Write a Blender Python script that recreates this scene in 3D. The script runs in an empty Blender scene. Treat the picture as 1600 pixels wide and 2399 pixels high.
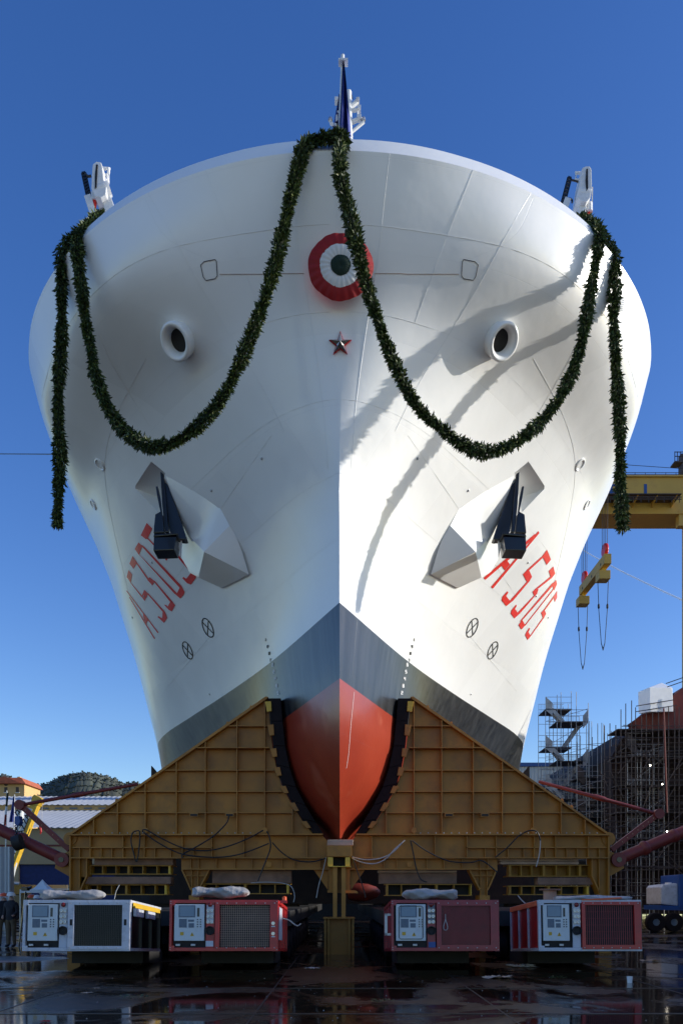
import bpy, bmesh, math, random
from mathutils import Vector, Matrix
from mathutils.bvhtree import BVHTree
from mathutils.geometry import tessellate_polygon
random.seed(7)
S = bpy.context.scene
COL = S.collection
R = math.radians

# ------------------------------------------------------------------ camera
F, CX, HV, H = 1800.0, 800.0, 2108.0, 1.7       # focal length, principal column, horizon row (photo pixels), eye height
cam = bpy.data.cameras.new('camera')
co = bpy.data.objects.new('camera', cam); COL.objects.link(co); S.camera = co
co.location = (0, 0, H); co.rotation_euler = (R(90), 0, 0)
cam.sensor_fit = 'HORIZONTAL'; cam.sensor_width = 36; cam.lens = F/1600*36
cam.shift_y = (HV-1199.5)/1600; cam.clip_start = .1; cam.clip_end = 9000

# ------------------------------------------------------------------ sky, sun, exposure
SUN_EL, SUN_AZ = 17.0, 0.5                       # azimuth from +X (right) towards +Y (away from the camera)
w = bpy.data.worlds.new('World'); S.world = w; w.use_nodes = True
nt = w.node_tree; bgn = nt.nodes['Background']
sky = nt.nodes.new('ShaderNodeTexSky'); sky.sky_type = 'NISHITA'; sky.sun_disc = False
sky.sun_elevation = R(SUN_EL); sky.sun_rotation = R(90-SUN_AZ)
sky.air_density = 1.0; sky.dust_density = .35; sky.ozone_density = 2.2; sky.altitude = 0
hs = nt.nodes.new('ShaderNodeHueSaturation'); hs.inputs['Saturation'].default_value = 1.3; hs.inputs['Hue'].default_value = .519; hs.inputs['Value'].default_value = 1.0
nt.links.new(sky.outputs[0], hs.inputs['Color']); nt.links.new(hs.outputs[0], bgn.inputs[0])
bgn.inputs[1].default_value = .15
sl = bpy.data.lights.new('sun', 'SUN'); sl.energy = 3.55; sl.angle = R(.5); sl.color = (1, .96, .89)
so = bpy.data.objects.new('sun', sl); COL.objects.link(so)
sd = Vector((math.cos(R(SUN_EL))*math.cos(R(SUN_AZ)), math.cos(R(SUN_EL))*math.sin(R(SUN_AZ)), math.sin(R(SUN_EL))))
so.rotation_euler = sd.to_track_quat('Z', 'Y').to_euler(); so.location = (60, 0, 60)
S.view_settings.view_transform = 'Standard'; S.view_settings.look = 'None'; S.view_settings.exposure = 0.5; S.view_settings.gamma = 1

# ------------------------------------------------------------------ helpers
def P(u, v, Y):
    return Vector(((u-CX)*Y/F, Y, H+(HV-v)*Y/F))

def mat(name, col, rough=.6, metal=0, var=.15, scale=3.0, bump=0.0, bscale=20.0, coat=0.0, emit=None, dirt=None, dscale=2.0, damt=.5, spec=.5):
    m = bpy.data.materials.new(name); m.use_nodes = True
    t = m.node_tree; b = t.nodes['Principled BSDF']
    tc = t.nodes.new('ShaderNodeTexCoord')
    n = t.nodes.new('ShaderNodeTexNoise'); n.inputs['Scale'].default_value = scale; n.inputs['Detail'].default_value = 6
    t.links.new(tc.outputs['Object'], n.inputs['Vector'])
    r = t.nodes.new('ShaderNodeMapRange'); r.inputs[1].default_value = .3; r.inputs[2].default_value = .7
    r.inputs[3].default_value = 1-var; r.inputs[4].default_value = 1+var*.6
    t.links.new(n.outputs[0], r.inputs[0])
    mx = t.nodes.new('ShaderNodeMix'); mx.data_type = 'RGBA'; mx.blend_type = 'MULTIPLY'; mx.inputs[0].default_value = 1
    mx.inputs[6].default_value = (*col, 1); t.links.new(r.outputs[0], mx.inputs[7])
    out = mx.outputs[2]
    if dirt:
        n2 = t.nodes.new('ShaderNodeTexNoise'); n2.inputs['Scale'].default_value = dscale; n2.inputs['Detail'].default_value = 8; n2.inputs['Roughness'].default_value = .7
        t.links.new(tc.outputs['Object'], n2.inputs['Vector'])
        r2 = t.nodes.new('ShaderNodeMapRange'); r2.inputs[1].default_value = .5; r2.inputs[2].default_value = .72; r2.inputs[4].default_value = damt
        t.links.new(n2.outputs[0], r2.inputs[0])
        m2 = t.nodes.new('ShaderNodeMix'); m2.data_type = 'RGBA'; t.links.new(r2.outputs[0], m2.inputs[0])
        t.links.new(out, m2.inputs[6]); m2.inputs[7].default_value = (*dirt, 1); out = m2.outputs[2]
    t.links.new(out, b.inputs['Base Color'])
    b.inputs['Roughness'].default_value = rough; b.inputs['Metallic'].default_value = metal
    b.inputs['Coat Weight'].default_value = coat; b.inputs['Specular IOR Level'].default_value = spec
    if bump:
        n3 = t.nodes.new('ShaderNodeTexNoise'); n3.inputs['Scale'].default_value = bscale; n3.inputs['Detail'].default_value = 4
        t.links.new(tc.outputs['Object'], n3.inputs['Vector'])
        bp = t.nodes.new('ShaderNodeBump'); bp.inputs['Strength'].default_value = bump; bp.inputs['Distance'].default_value = .05
        t.links.new(n3.outputs[0], bp.inputs['Height']); t.links.new(bp.outputs[0], b.inputs['Normal'])
    if emit:
        b.inputs['Emission Color'].default_value = (*emit[0], 1); b.inputs['Emission Strength'].default_value = emit[1]
    return m

class MB:
    """collects shapes in world (or local) coordinates and links them as ONE mesh object"""
    def __init__(s): s.v = []; s.f = []; s.p = []
    def add(s, vs, fs):
        o = len(s.v); s.p.append((list(vs), list(fs))); s.v += [tuple(q) for q in vs]; s.f += [tuple(i+o for i in f) for f in fs]; return s
    def box(s, lo, hi):
        x0, y0, z0 = lo; x1, y1, z1 = hi
        return s.add([(x0,y0,z0),(x1,y0,z0),(x1,y1,z0),(x0,y1,z0),(x0,y0,z1),(x1,y0,z1),(x1,y1,z1),(x0,y1,z1)],
                     [(0,3,2,1),(4,5,6,7),(0,1,5,4),(1,2,6,5),(2,3,7,6),(3,0,4,7)])
    def beam(s, a, b, w_, h_=None, up=(0,0,1)):
        a = Vector(a); b = Vector(b); h_ = h_ or w_; d = (b-a).normalized(); up = Vector(up)
        if abs(d.dot(up)) > .97: up = Vector((0,1,0))
        x = d.cross(up).normalized()*w_/2; y = x.cross(d).normalized()*h_/2
        vs = [a-x-y, a+x-y, a+x+y, a-x+y, b-x-y, b+x-y, b+x+y, b-x+y]
        return s.add(vs, [(0,1,2,3),(7,6,5,4),(0,4,5,1),(1,5,6,2),(2,6,7,3),(3,7,4,0)])
    def tube(s, pts, r, n=8, caps=True):
        pts = [Vector(p) for p in pts]; rs = r if isinstance(r, (list, tuple)) else [r]*len(pts)
        ref = Vector((0,0,1)); vs = []; fs = []
        for i, p in enumerate(pts):
            d = (pts[min(i+1, len(pts)-1)]-pts[max(i-1, 0)]).normalized()
            q = ref if abs(d.dot(ref)) < .95 else Vector((0,1,0))
            x = d.cross(q).normalized(); y = x.cross(d).normalized()
            for k in range(n):
                a = 2*math.pi*k/n; vs.append(p+(x*math.cos(a)+y*math.sin(a))*rs[i])
        for i in range(len(pts)-1):
            for k in range(n):
                k2 = (k+1) % n; fs.append((i*n+k, i*n+k2, (i+1)*n+k2, (i+1)*n+k))
        if caps:
            fs.append(tuple(range(n))[::-1]); fs.append(tuple((len(pts)-1)*n+k for k in range(n)))
        return s.add(vs, fs)
    def lathe(s, c, axis, prof, n=24):
        """prof: (distance along axis, radius)"""
        c = Vector(c); d = Vector(axis).normalized(); q = Vector((0,0,1)) if abs(d.z) < .95 else Vector((0,1,0))
        x = d.cross(q).normalized(); y = x.cross(d).normalized(); vs = []; fs = []
        for t_, r_ in prof:
            for k in range(n):
                a = 2*math.pi*k/n; vs.append(c+d*t_+(x*math.cos(a)+y*math.sin(a))*r_)
        for i in range(len(prof)-1):
            for k in range(n):
                k2 = (k+1) % n; fs.append((i*n+k, i*n+k2, (i+1)*n+k2, (i+1)*n+k))
        return s.add(vs, fs)
    def prism(s, poly, d):
        """poly: 3-D points in a plane, extruded by vector d"""
        poly = [Vector(p) for p in poly]; n = len(poly); d = Vector(d)
        tri = tessellate_polygon([poly])
        vs = poly+[p+d for p in poly]
        fs = [tuple(t) for t in tri]+[tuple(n+i for i in reversed(t)) for t in tri]
        fs += [(i, (i+1) % n, n+(i+1) % n, n+i) for i in range(n)]
        return s.add(vs, fs)
    def pxprism(s, pts, Y, t):
        return s.prism([P(u, v, Y) for u, v in pts], (0, t, 0))
    def each(s, name, m, parent, **kw):
        """every shape its own part"""
        for vs, fs in s.p: MB().add(vs, fs).build(name, m, parent, **kw)
    def build(s, name, m, parent=None, smooth=False, bev=0, local=False, angle=35, fix=True):
        me = bpy.data.meshes.new(name)
        off = Vector((0,0,0))
        if parent is not None and not local:
            off = parent.get('_w') and Vector(parent['_w']) or Vector((0,0,0))
        me.from_pydata([tuple(Vector(v)-off) for v in s.v], [], s.f)
        for q in (m if isinstance(m, (list, tuple)) else [m]): me.materials.append(q)
        if fix or smooth or bev:
            bm = bmesh.new(); bm.from_mesh(me)
            if fix: bmesh.ops.recalc_face_normals(bm, faces=bm.faces)
            if bev:
                bmesh.ops.bevel(bm, geom=[e for e in bm.edges if e.is_manifold and e.calc_face_angle(0) > .5], offset=bev, segments=2, affect='EDGES', profile=.7)
            if smooth:
                for f in bm.faces: f.smooth = True
                for e in bm.edges:
                    if len(e.link_faces) != 2 or e.calc_face_angle(0) > R(angle): e.smooth = False
            bm.to_mesh(me); bm.free()
        o = bpy.data.objects.new(name, me); COL.objects.link(o)
        if parent is not None:
            o.parent = parent; o['_w'] = tuple(off)
        else: o['_w'] = (0.0, 0.0, 0.0)
        return o

def tag(o, label=None, cat=None, group=None, kind=None):
    if label: o['label'] = label
    if cat: o['category'] = cat
    if group: o['group'] = group
    if kind: o['kind'] = kind
    return o
def thing(name, loc, label, cat, group=None):
    o = bpy.data.objects.new(name, None); COL.objects.link(o); o.location = loc; o['_w'] = tuple(float(c) for c in loc)
    return tag(o, label, cat, group)
def copy_tree(o, parent=None):
    c = o.copy(); COL.objects.link(c)
    if parent is not None: c.parent = parent
    for ch in [q for q in bpy.data.objects if q.parent == o]: copy_tree(ch, c)
    return c
def spline(pts, n=6):
    pts = [Vector(p) for p in pts]; out = []
    for i in range(len(pts)-1):
        p0 = pts[max(i-1, 0)]; p1 = pts[i]; p2 = pts[i+1]; p3 = pts[min(i+2, len(pts)-1)]
        for k in range(n):
            t = k/n
            out.append(.5*((2*p1)+(p2-p0)*t+(2*p0-5*p1+4*p2-p3)*t*t+(3*p1-p0-3*p2+p3)*t**3))
    return out+[pts[-1]]

# ------------------------------------------------------------------ materials
M = {}
M['yellow'] = mat('yellow_paint', (.44, .185, .018), .5, var=.28, scale=.9, dirt=(.16,.075,.02), dscale=1.1, damt=.6, bump=.1, bscale=5)
M['yellow_clean_lit'] = mat('yellow_clean_lit', (.72, .45, .04), .45, var=.12, dirt=(.25,.1,.03), dscale=4, damt=.5)
M['yellow_rust'] = mat('yellow_rust', (.42, .21, .02), .6, var=.2, dirt=(.16,.05,.015), dscale=6, damt=.9)
M['crane_yellow'] = mat('gantry_yellow', (.55, .34, .06), .55, var=.12, scale=.2, dirt=(.3,.16,.05), dscale=.4, damt=.5)
M['red'] = mat('red_paint', (.5, .02, .02), .4, var=.18, dirt=(.1,.02,.02), dscale=5, damt=.4, coat=.2)
M['red_dark'] = mat('maroon_paint', (.3, .014, .03), .4, var=.15, dirt=(.08,.01,.015), dscale=5, damt=.4, coat=.2)
M['red_oxide'] = mat('red_strut_paint', (.2, .026, .02), .5, var=.25, dirt=(.09,.025,.02), dscale=3, damt=.7)
M['primer'] = mat('red_primer', (.16, .028, .018), .7, var=.25, scale=1, dirt=(.12,.03,.02), dscale=1.5)
M['letter_red'] = mat('letter_red', (.75, .03, .015), .3, var=.05)
M['white_paint'] = mat('white_paint', (.72, .73, .74), .4, var=.08, dirt=(.35,.33,.3), dscale=5, damt=.35)
M['frame_white'] = mat('frame_paint', (.55, .57, .62), .42, var=.1, dirt=(.2,.18,.16), dscale=7, damt=.5)
M['panel'] = mat('panel_grey', (.62, .66, .66), .4, var=.06, dirt=(.4,.4,.38), dscale=6, damt=.35)
M['screen'] = mat('screen_glass', (.16, .24, .32), .15, var=.1)
M['screen_dark'] = mat('grey_label', (.11, .15, .2), .4, var=.2, scale=30)
M['black'] = mat('black_paint', (.012, .012, .014), .28, var=.2, coat=.3)
M['black_matt'] = mat('black_matt', (.015, .014, .014), .7, var=.3)
M['rubber'] = mat('rubber', (.012, .007, .008), .75, var=.4, scale=2, bump=.2, bscale=8, spec=.25)
M['steel'] = mat('galvanised', (.42, .43, .45), .42, metal=.7, var=.2, scale=8)
M['scaff'] = mat('scaffold_tube', (.36, .35, .34), .5, metal=.4, var=.3, scale=2)
M['scaff_dark'] = mat('scaffold_rusty', (.075, .055, .048), .6, metal=.3, var=.3, scale=2)
M['chrome'] = mat('chrome', (.5, .48, .47), .25, metal=1, var=.05)
M['wood'] = mat('timber', (.27, .15, .095), .75, var=.3, scale=2, dirt=(.1,.06,.04), dscale=3, bump=.3, bscale=14)
M['wood_pale'] = mat('timber_pale', (.48, .33, .24), .75, var=.25, scale=2, bump=.2, bscale=14)
M['tarp'] = mat('tarpaulin', (.36, .35, .345), .5, var=.25, scale=4, dirt=(.2,.17,.15), dscale=4, bump=.35, bscale=7)
M['tarp_orange'] = mat('tarp_orange', (.7, .13, .05), .5, var=.15)
M['blue'] = mat('blue_paint', (.015, .07, .26), .4, var=.1)
M['navy'] = mat('navy_cloth', (.012, .022, .1), .75, var=.25, scale=3)
M['flag_blue'] = mat('flag_blue', (.02, .035, .22), .6, var=.12)
M['flag_white'] = mat('flag_white', (.75, .75, .75), .7, var=.05)
M['flag_red'] = mat('flag_red', (.33, .006, .01), .7, var=.08, scale=6)
M['flag_green'] = mat('flag_green', (.003, .022, .012), .75, var=.1)
M['core'] = mat('garland_core', (.014, .02, .007), .9, var=.4, scale=9)
M['orange'] = mat('helmet_orange', (.75, .1, .02), .35, var=.05)
M['cloth'] = mat('dark_clothes', (.012, .013, .02), .85, var=.3, scale=8)
M['trouser'] = mat('work_trousers', (.1, .07, .04), .85, var=.3, scale=8)
M['skin'] = mat('skin', (.42, .24, .17), .5, var=.08)
M['cable'] = mat('cable', (.015, .014, .014), .5, var=.1)
M['cable_grey'] = mat('cable_grey', (.45, .44, .42), .5, var=.1)
M['warn'] = mat('warning_yellow', (.65, .4, .03), .5, var=.08)
M['warn_lamp'] = mat('red_lens', (.18, .008, .01), .2, var=.1)
M['lamp_on'] = mat('work_lamp_lens', (.9, .9, .85), .4, emit=((1, .9, .75), 14))
M['roof_tile'] = mat('roof_tiles', (.42, .11, .05), .8, var=.25, scale=1.5)
M['ochre'] = mat('ochre_plaster', (.58, .38, .16), .85, var=.1, scale=.6)
M['hall_wall'] = mat('hall_cladding', (.40, .29, .15), .7, var=.12, scale=.3, dirt=(.22,.15,.08), dscale=.3)
M['grey_sheet'] = mat('grey_sheet', (.45, .46, .47), .55, metal=.2, var=.08, scale=.3)
M['bark'] = mat('bark', (.08, .055, .04), .9, var=.3)
M['foliage'] = mat('tree_leaves', (.05, .075, .025), .7, var=.5, scale=.8)
M['dark_steel'] = mat('rusty_steel_shade', (.035,.022,.014), .8, var=.4, scale=2)  # rusty steel with the under-hull shade put into its near black colour
M['paper'] = mat('scrap_plastic', (.4, .38, .37), .5, var=.3, scale=12)

def leaf_mat():
    m = bpy.data.materials.new('laurel_leaves'); m.use_nodes = True; t = m.node_tree; b = t.nodes['Principled BSDF']
    g = t.nodes.new('ShaderNodeNewGeometry'); cr = t.nodes.new('ShaderNodeValToRGB')
    e = cr.color_ramp.elements; e[0].position = 0; e[0].color = (.014, .028, .006, 1); e[1].position = 1; e[1].color = (.2, .22, .07, 1)
    q = cr.color_ramp.elements.new(.55); q.color = (.042, .072, .012, 1); q = cr.color_ramp.elements.new(.9); q.color = (.08, .12, .025, 1)
    t.links.new(g.outputs['Random Per Island'], cr.inputs[0]); t.links.new(cr.outputs[0], b.inputs['Base Color'])
    b.inputs['Roughness'].default_value = .5
    return m
M['leaf'] = leaf_mat()

def hull_mat():
    m = bpy.data.materials.new('hull_paint'); m.use_nodes = True; t = m.node_tree; b = t.nodes['Principled BSDF']
    N = t.nodes.new; L = t.links.new
    tc = N('ShaderNodeTexCoord'); sp = N('ShaderNodeSeparateXYZ'); L(tc.outputs['Object'], sp.inputs[0])
    # large plates: each its own slight tone and tilt
    cb = N('ShaderNodeCombineXYZ'); L(sp.outputs['Y'], cb.inputs[0]); L(sp.outputs['Z'], cb.inputs[1])
    br = N('ShaderNodeTexBrick'); br.inputs['Scale'].default_value = 1; br.inputs['Brick Width'].default_value = 2.3; br.inputs['Row Height'].default_value = 1.55
    br.inputs['Mortar Size'].default_value = .006; br.inputs['Mortar Smooth'].default_value = .3
    br.inputs['Color1'].default_value = (.0, .0, .0, 1); br.inputs['Color2'].default_value = (1, 1, 1, 1); br.inputs['Mortar'].default_value = (.3, .3, .3, 1)
    L(cb.outputs[0], br.inputs['Vector'])
    nz = N('ShaderNodeTexNoise'); nz.inputs['Scale'].default_value = .5; nz.inputs['Detail'].default_value = 5; L(tc.outputs['Object'], nz.inputs['Vector'])
    # white with faint variation
    def ramp(src, a, c0, c1, lo=0, hi=1):
        r = N('ShaderNodeMapRange'); r.inputs[1].default_value = lo; r.inputs[2].default_value = hi; L(src, r.inputs[0])
        x = N('ShaderNodeMix'); x.data_type = 'RGBA'; L(r.outputs[0], x.inputs[0]); x.inputs[6].default_value = (*c0, 1); x.inputs[7].default_value = (*c1, 1); return x.outputs[2]
    white = ramp(nz.outputs[0], 0, (.83, .83, .815), (.88, .88, .865), .3, .7)
    pm = N('ShaderNodeMix'); pm.data_type = 'RGBA'; pm.blend_type = 'MULTIPLY'; pm.inputs[0].default_value = .07; L(white, pm.inputs[6]); L(br.outputs['Color'], pm.inputs[7]); white = pm.outputs[2]
    # black boot-topping with vertical streaks
    mp = N('ShaderNodeMapping'); mp.inputs['Scale'].default_value = (2.2, 2.2, .09); L(tc.outputs['Object'], mp.inputs['Vector'])
    st = N('ShaderNodeTexNoise'); st.inputs['Scale'].default_value = 1.6; st.inputs['Detail'].default_value = 5; L(mp.outputs[0], st.inputs['Vector'])
    black = ramp(st.outputs[0], 0, (.006, .007, .010), (.036, .037, .04), .35, .72)
    red = ramp(nz.outputs[0], 0, (.26, .026, .012), (.36, .045, .018), .3, .7)
    s2 = N('ShaderNodeTexNoise'); s2.inputs['Scale'].default_value = .9; s2.inputs['Detail'].default_value = 2; L(tc.outputs['Object'], s2.inputs['Vector'])
    rs = N('ShaderNodeMapRange'); rs.inputs[1].default_value = .62; rs.inputs[2].default_value = .8; rs.inputs[4].default_value = .35; L(s2.outputs[0], rs.inputs[0])
    rx = N('ShaderNodeMix'); rx.data_type = 'RGBA'; L(rs.outputs[0], rx.inputs[0]); L(red, rx.inputs[6]); rx.inputs[7].default_value = (.6, .2, .12, 1); red = rx.outputs[2]
    def step(z):
        a = N('ShaderNodeMath'); a.operation = 'GREATER_THAN'; L(sp.outputs['Z'], a.inputs[0]); a.inputs[1].default_value = z; return a.outputs[0]
    a = N('ShaderNodeMix'); a.data_type = 'RGBA'; L(step(ZR), a.inputs[0]); L(red, a.inputs[6]); L(black, a.inputs[7])
    c = N('ShaderNodeMix'); c.data_type = 'RGBA'; L(step(ZW), c.inputs[0]); L(a.outputs[2], c.inputs[6]); L(white, c.inputs[7])
    L(c.outputs[2], b.inputs['Base Color'])
    b.inputs['Roughness'].default_value = .34; b.inputs['Coat Weight'].default_value = .18; b.inputs['Coat Roughness'].default_value = .15
    # gentle oil-canning plus plate seams
    n1 = N('ShaderNodeTexNoise'); n1.inputs['Scale'].default_value = 1.0; n1.inputs['Detail'].default_value = 3; L(tc.outputs['Object'], n1.inputs['Vector'])
    b1 = N('ShaderNodeBump'); b1.inputs['Strength'].default_value = .2; b1.inputs['Distance'].default_value = .08; L(n1.outputs[0], b1.inputs['Height'])
    b2 = N('ShaderNodeBump'); b2.inputs['Strength'].default_value = .35; b2.inputs['Distance'].default_value = .004; b2.invert = True
    L(br.outputs['Fac'], b2.inputs['Height']); L(b1.outputs[0], b2.inputs['Normal'])
    # panels pillow slightly between frames
    wv = N('ShaderNodeTexWave'); wv.inputs['Scale'].default_value = .22; wv.inputs['Distortion'].default_value = .6; wv.bands_direction = 'Z'; L(tc.outputs['Object'], wv.inputs['Vector'])
    b3 = N('ShaderNodeBump'); b3.inputs['Strength'].default_value = .15; b3.inputs['Distance'].default_value = .02; L(wv.outputs['Fac'], b3.inputs['Height']); L(b2.outputs[0], b3.inputs['Normal'])
    L(b3.outputs[0], b.inputs['Normal']); L(b1.outputs[0], b.inputs['Coat Normal'])
    return m

# ------------------------------------------------------------------ the ship's hull
X0 = -.05                                        # the ship's centre line
ZW, ZR = 9.32, 7.46
def pchip(xs, ys):
    n = len(xs); h = [xs[i+1]-xs[i] for i in range(n-1)]; d = [(ys[i+1]-ys[i])/h[i] for i in range(n-1)]; m = [0]*n
    for i in range(1, n-1):
        if d[i-1]*d[i] > 0:
            w1 = 2*h[i]+h[i-1]; w2 = h[i]+2*h[i-1]; m[i] = (w1+w2)/(w1/d[i-1]+w2/d[i])
    m[0] = d[0]; m[-1] = d[-1]
    def f(x):
        if x <= xs[0]: return ys[0]
        if x >= xs[-1]: return ys[-1]
        i = 0
        while x > xs[i+1]: i += 1
        t = (x-xs[i])/h[i]
        return (2*t**3-3*t*t+1)*ys[i]+(t**3-2*t*t+t)*h[i]*m[i]+(-2*t**3+3*t*t)*ys[i+1]+(t**3-t*t)*h[i]*m[i+1]
    return f
def ell(B, L): return [(o*L/10.5, B*math.sqrt(1-(1-o/10.5)**2)) for o in (0,.05,.25,.7,1.3,2,3.2,4.5,6,8,10.5)]
LV = [  # height, stem position, waterline (distance aft of stem, half breadth)
(3.6,23.9,[(0,0),(.5,.08),(8,.8),(14,2),(22,4)]),
(4.6,22.1,[(0,0),(2.3,.85),(8,2.2),(14,4.4),(22,7.5)]),
(5.5,21.1,[(0,0),(3.3,1.37),(8,2.9),(14,5.4),(22,8.8)]),
(6.4,20.5,[(0,0),(3.9,1.64),(8,3.2),(14,5.8),(18,8),(22,9.3)]),
(7.46,20.0,[(0,0),(4.4,1.74),(9,3.6),(13,5.6),(17,7.8),(19,8.8),(22,9.55)]),
(9.32,19.7,[(0,0),(5.1,2.29),(9.1,4.4),(12.3,6.2),(16,8.2),(17.8,8.9),(21,9.6)]),
(12,19.3,[(0,0),(1,.9),(3,2.2),(6,4.1),(9,6.1),(12,7.9),(15,9.0),(18,9.6)]),
(14.08,19.0,[(0,0),(.02,.2),(.1,.52),(.25,.86),(.53,1.34),(1.5,2.4),(3,3.6),(5,5.1),(8,7.2),(11,8.7),(14,9.45),(16,9.7)]),
(15.94,18.6,[(0,0),(.1,1.0),(.44,2.04),(.7,2.65),(1.06,3.23),(1.66,3.99),(2.7,5.0),(5,6.8),(8,8.5),(11,9.5),(13,9.9)]),
(17.45,17.9,[(0,0),(.15,1.6),(.74,4.3),(2.4,6.75),(5.1,8.75),(7,9.65),(10.5,10.2)]),
(18.68,17.4,ell(10.3,9.9)),
]
NJ = 56
rows_ = []
for z_, ys_, pts_ in LV:
    L_ = pts_[-1][0]
    if z_ < 15:                                  # fine entry: straight-sided wedge at the stem
        g_ = pchip([o for o, _ in pts_], [b for _, b in pts_]); f_ = lambda s: g_(s*s*L_)
    else:                                        # full, rounded waterlines under the deck
        f_ = pchip([math.sqrt(o/L_) for o, _ in pts_], [b for _, b in pts_])
    rows_.append([(f_(j/NJ), ys_+L_*(j/NJ)**2) for j in range(NJ+1)])
zs_ = [l[0] for l in LV]
FX = [(pchip(zs_, [r[j][0] for r in rows_]), pchip(zs_, [r[j][1] for r in rows_])) for j in range(NJ+1)]
def hrow(z):
    if z > 18.68:
        k = (z-18.68)/.49
        return [(max(0, fx(18.68)-.22*k*min(1, fx(18.68)/3)), fy(18.68)+.24*k*(1-j/NJ)) for j, (fx, fy) in enumerate(FX)]
    return [(fx(z), fy(z)) for fx, fy in FX]
def hull_mesh():
    zz = [3.6+(18.68-3.6)*i/84 for i in range(85)]+[18.84, 19.0, 19.17]
    vs = []; fs = []; EX = 4; Mx = NJ+EX; ring = 2*Mx+1
    for z in zz:
        r = hrow(z); r = r+[(r[-1][0], r[-1][1]+(58-r[-1][1])*k/EX) for k in range(1, EX+1)]
        vs += [(X0+x if j else X0, y, z) for j, (x, y) in enumerate(r)]
        vs += [(X0-x, y, z) for x, y in r[1:]]
    def idx(i, side, j): return i*ring+(j if (side > 0 or j == 0) else Mx+j)
    for i in range(len(zz)-1):
        for j in range(Mx):
            fs.append((idx(i,1,j), idx(i,1,j+1), idx(i+1,1,j+1), idx(i+1,1,j)))
            fs.append((idx(i,-1,j+1), idx(i,-1,j), idx(i+1,-1,j), idx(i+1,-1,j+1)))
        fs.append((idx(i,1,Mx), idx(i,-1,Mx), idx(i+1,-1,Mx), idx(i+1,1,Mx)))
    for i in (0, len(zz)-1):
        for j in range(Mx):
            f = (idx(i,1,j), idx(i,1,j+1), idx(i,-1,j+1), idx(i,-1,j))
            if j == 0: f = (idx(i,1,0), idx(i,1,1), idx(i,-1,1))
            fs.append(f if i else f[::-1])
    return vs, fs
hv_, hf_ = hull_mesh()
TREE = BVHTree.FromPolygons(hv_, hf_)
def hit(u, v):
    """first point of the hull on the line of sight through a photo pixel, with its outward normal"""
    d = (P(u, v, 10)-Vector((0,0,H))).normalized()
    l, n, _, _ = TREE.ray_cast(Vector((0,0,H)), d, 200)
    if l is None: return None, None
    if n.dot(d) > 0: n = -n
    return l, n
def mirror(p): return Vector((2*X0-p[0], p[1], p[2]))

ship = thing('ship', (X0, 30, 0), 'huge white ship seen bow on, black and red below, on a yellow cradle', 'ship')
hm = MB().add(hv_, hf_)
hull = hm.build('hull', hull_mat(), ship, smooth=True, angle=28)
# object coordinates of the paint follow world height: the ship's root stands at height 0

# anchor recesses cut into the hull
def hp(u, v): return hit(u, v)[0]
rc = [hp(*q) for q in ((1243,1078),(1283,1141),(1224,1203),(1207,1108))]
ctr = sum(rc, Vector())/4; outw = Vector((.62,-.78,-.1)).normalized()
apex = [hp(1216,1122)-outw*1.5, hp(1224,1160)-outw*1.3]
for sgn in (1, -1):
    pts = [p+outw*.35 + (p-ctr)*.12 for p in rc]+apex
    if sgn < 0: pts = [mirror(p) for p in pts]
    bm = bmesh.new()
    for p in pts: bm.verts.new(p-Vector((X0,30,0)))
    bmesh.ops.convex_hull(bm, input=bm.verts)
    bmesh.ops.recalc_face_normals(bm, faces=bm.faces)
    me = bpy.data.meshes.new('cut'); bm.to_mesh(me); bm.free()
    me.materials.append(hull.data.materials[0])
    c = bpy.data.objects.new('cut', me); COL.objects.link(c); c.parent = ship
    md = hull.modifiers.new('b', 'BOOLEAN'); md.object = c; md.operation = 'DIFFERENCE'; md.solver = 'EXACT'
bpy.context.view_layer.update()
dg = bpy.context.evaluated_depsgraph_get()
nm = bpy.data.meshes.new_from_object(hull.evaluated_get(dg)); hull.modifiers.clear(); hull.data = nm
for o in [q for q in bpy.data.objects if q.name.startswith('cut')]: bpy.data.objects.remove(o)
bm = bmesh.new(); bm.from_mesh(nm)
for e in bm.edges: e.smooth = not (len(e.link_faces) != 2 or e.calc_face_angle(0) > R(28))
for f in bm.faces: f.smooth = True
bm.to_mesh(nm); bm.free()
HM = hull.data.materials[0]

# anchor bolsters (faceted housings standing out of the shell)
def bolster(sgn):
    def q(u, v, d=0):
        p, n = hit(u, v); v_ = (p-Vector((0,0,H))).normalized()
        p = p-v_*d if d else p+v_*.03
        return mirror(p) if sgn < 0 else p
    o = [(1206,1109),(1124,1154),(1099,1164),(1076,1188),(1053,1230),(1039,1255),(1025,1293),(1009,1346),(1073,1378),(1128,1353)]
    oo = [q(*c, (.14 if 6 <= i <= 9 else 0)) for i, c in enumerate(o)]
    r1 = q(1154,1250,.7); r2 = q(1114,1293,1.5); t1 = q(1168,1312); r0 = q(1172,1225,.35); m1 = q(1152,1340)
    e1 = q(1190,1150,.15)
    V = oo+[r1, r2, t1, r0, m1, e1]+[q(*o[i]) for i in (5,6,7,8,9)]+[oo[7], oo[8], oo[9], r2, oo[9], r2]
    i1, i2, it, i0, im, ie = 10, 11, 12, 13, 14, 15
    fs = [(0,1,i1,i0),(0,i0,ie),(1,2,3,i1),(3,4,i2,i1),(4,5,6,i2),(6,7,i2),(21,22,23,24),(26,25,im,i1),(i1,im,it,i0),(0,ie,it),(ie,i0,it),(5,6,17,16),(6,7,18,17),(7,8,19,18),(8,9,20,19)]
    b = MB().add(V, [f for f in fs])
    bo = b.build('anchor_housing', M['white_ship'], ship, smooth=True, angle=26)
    bm = bmesh.new(); bm.from_mesh(bo.data)
    bm.normal_update(); 
    bm.to_mesh(bo.data); bm.free()
    return bo
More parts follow.
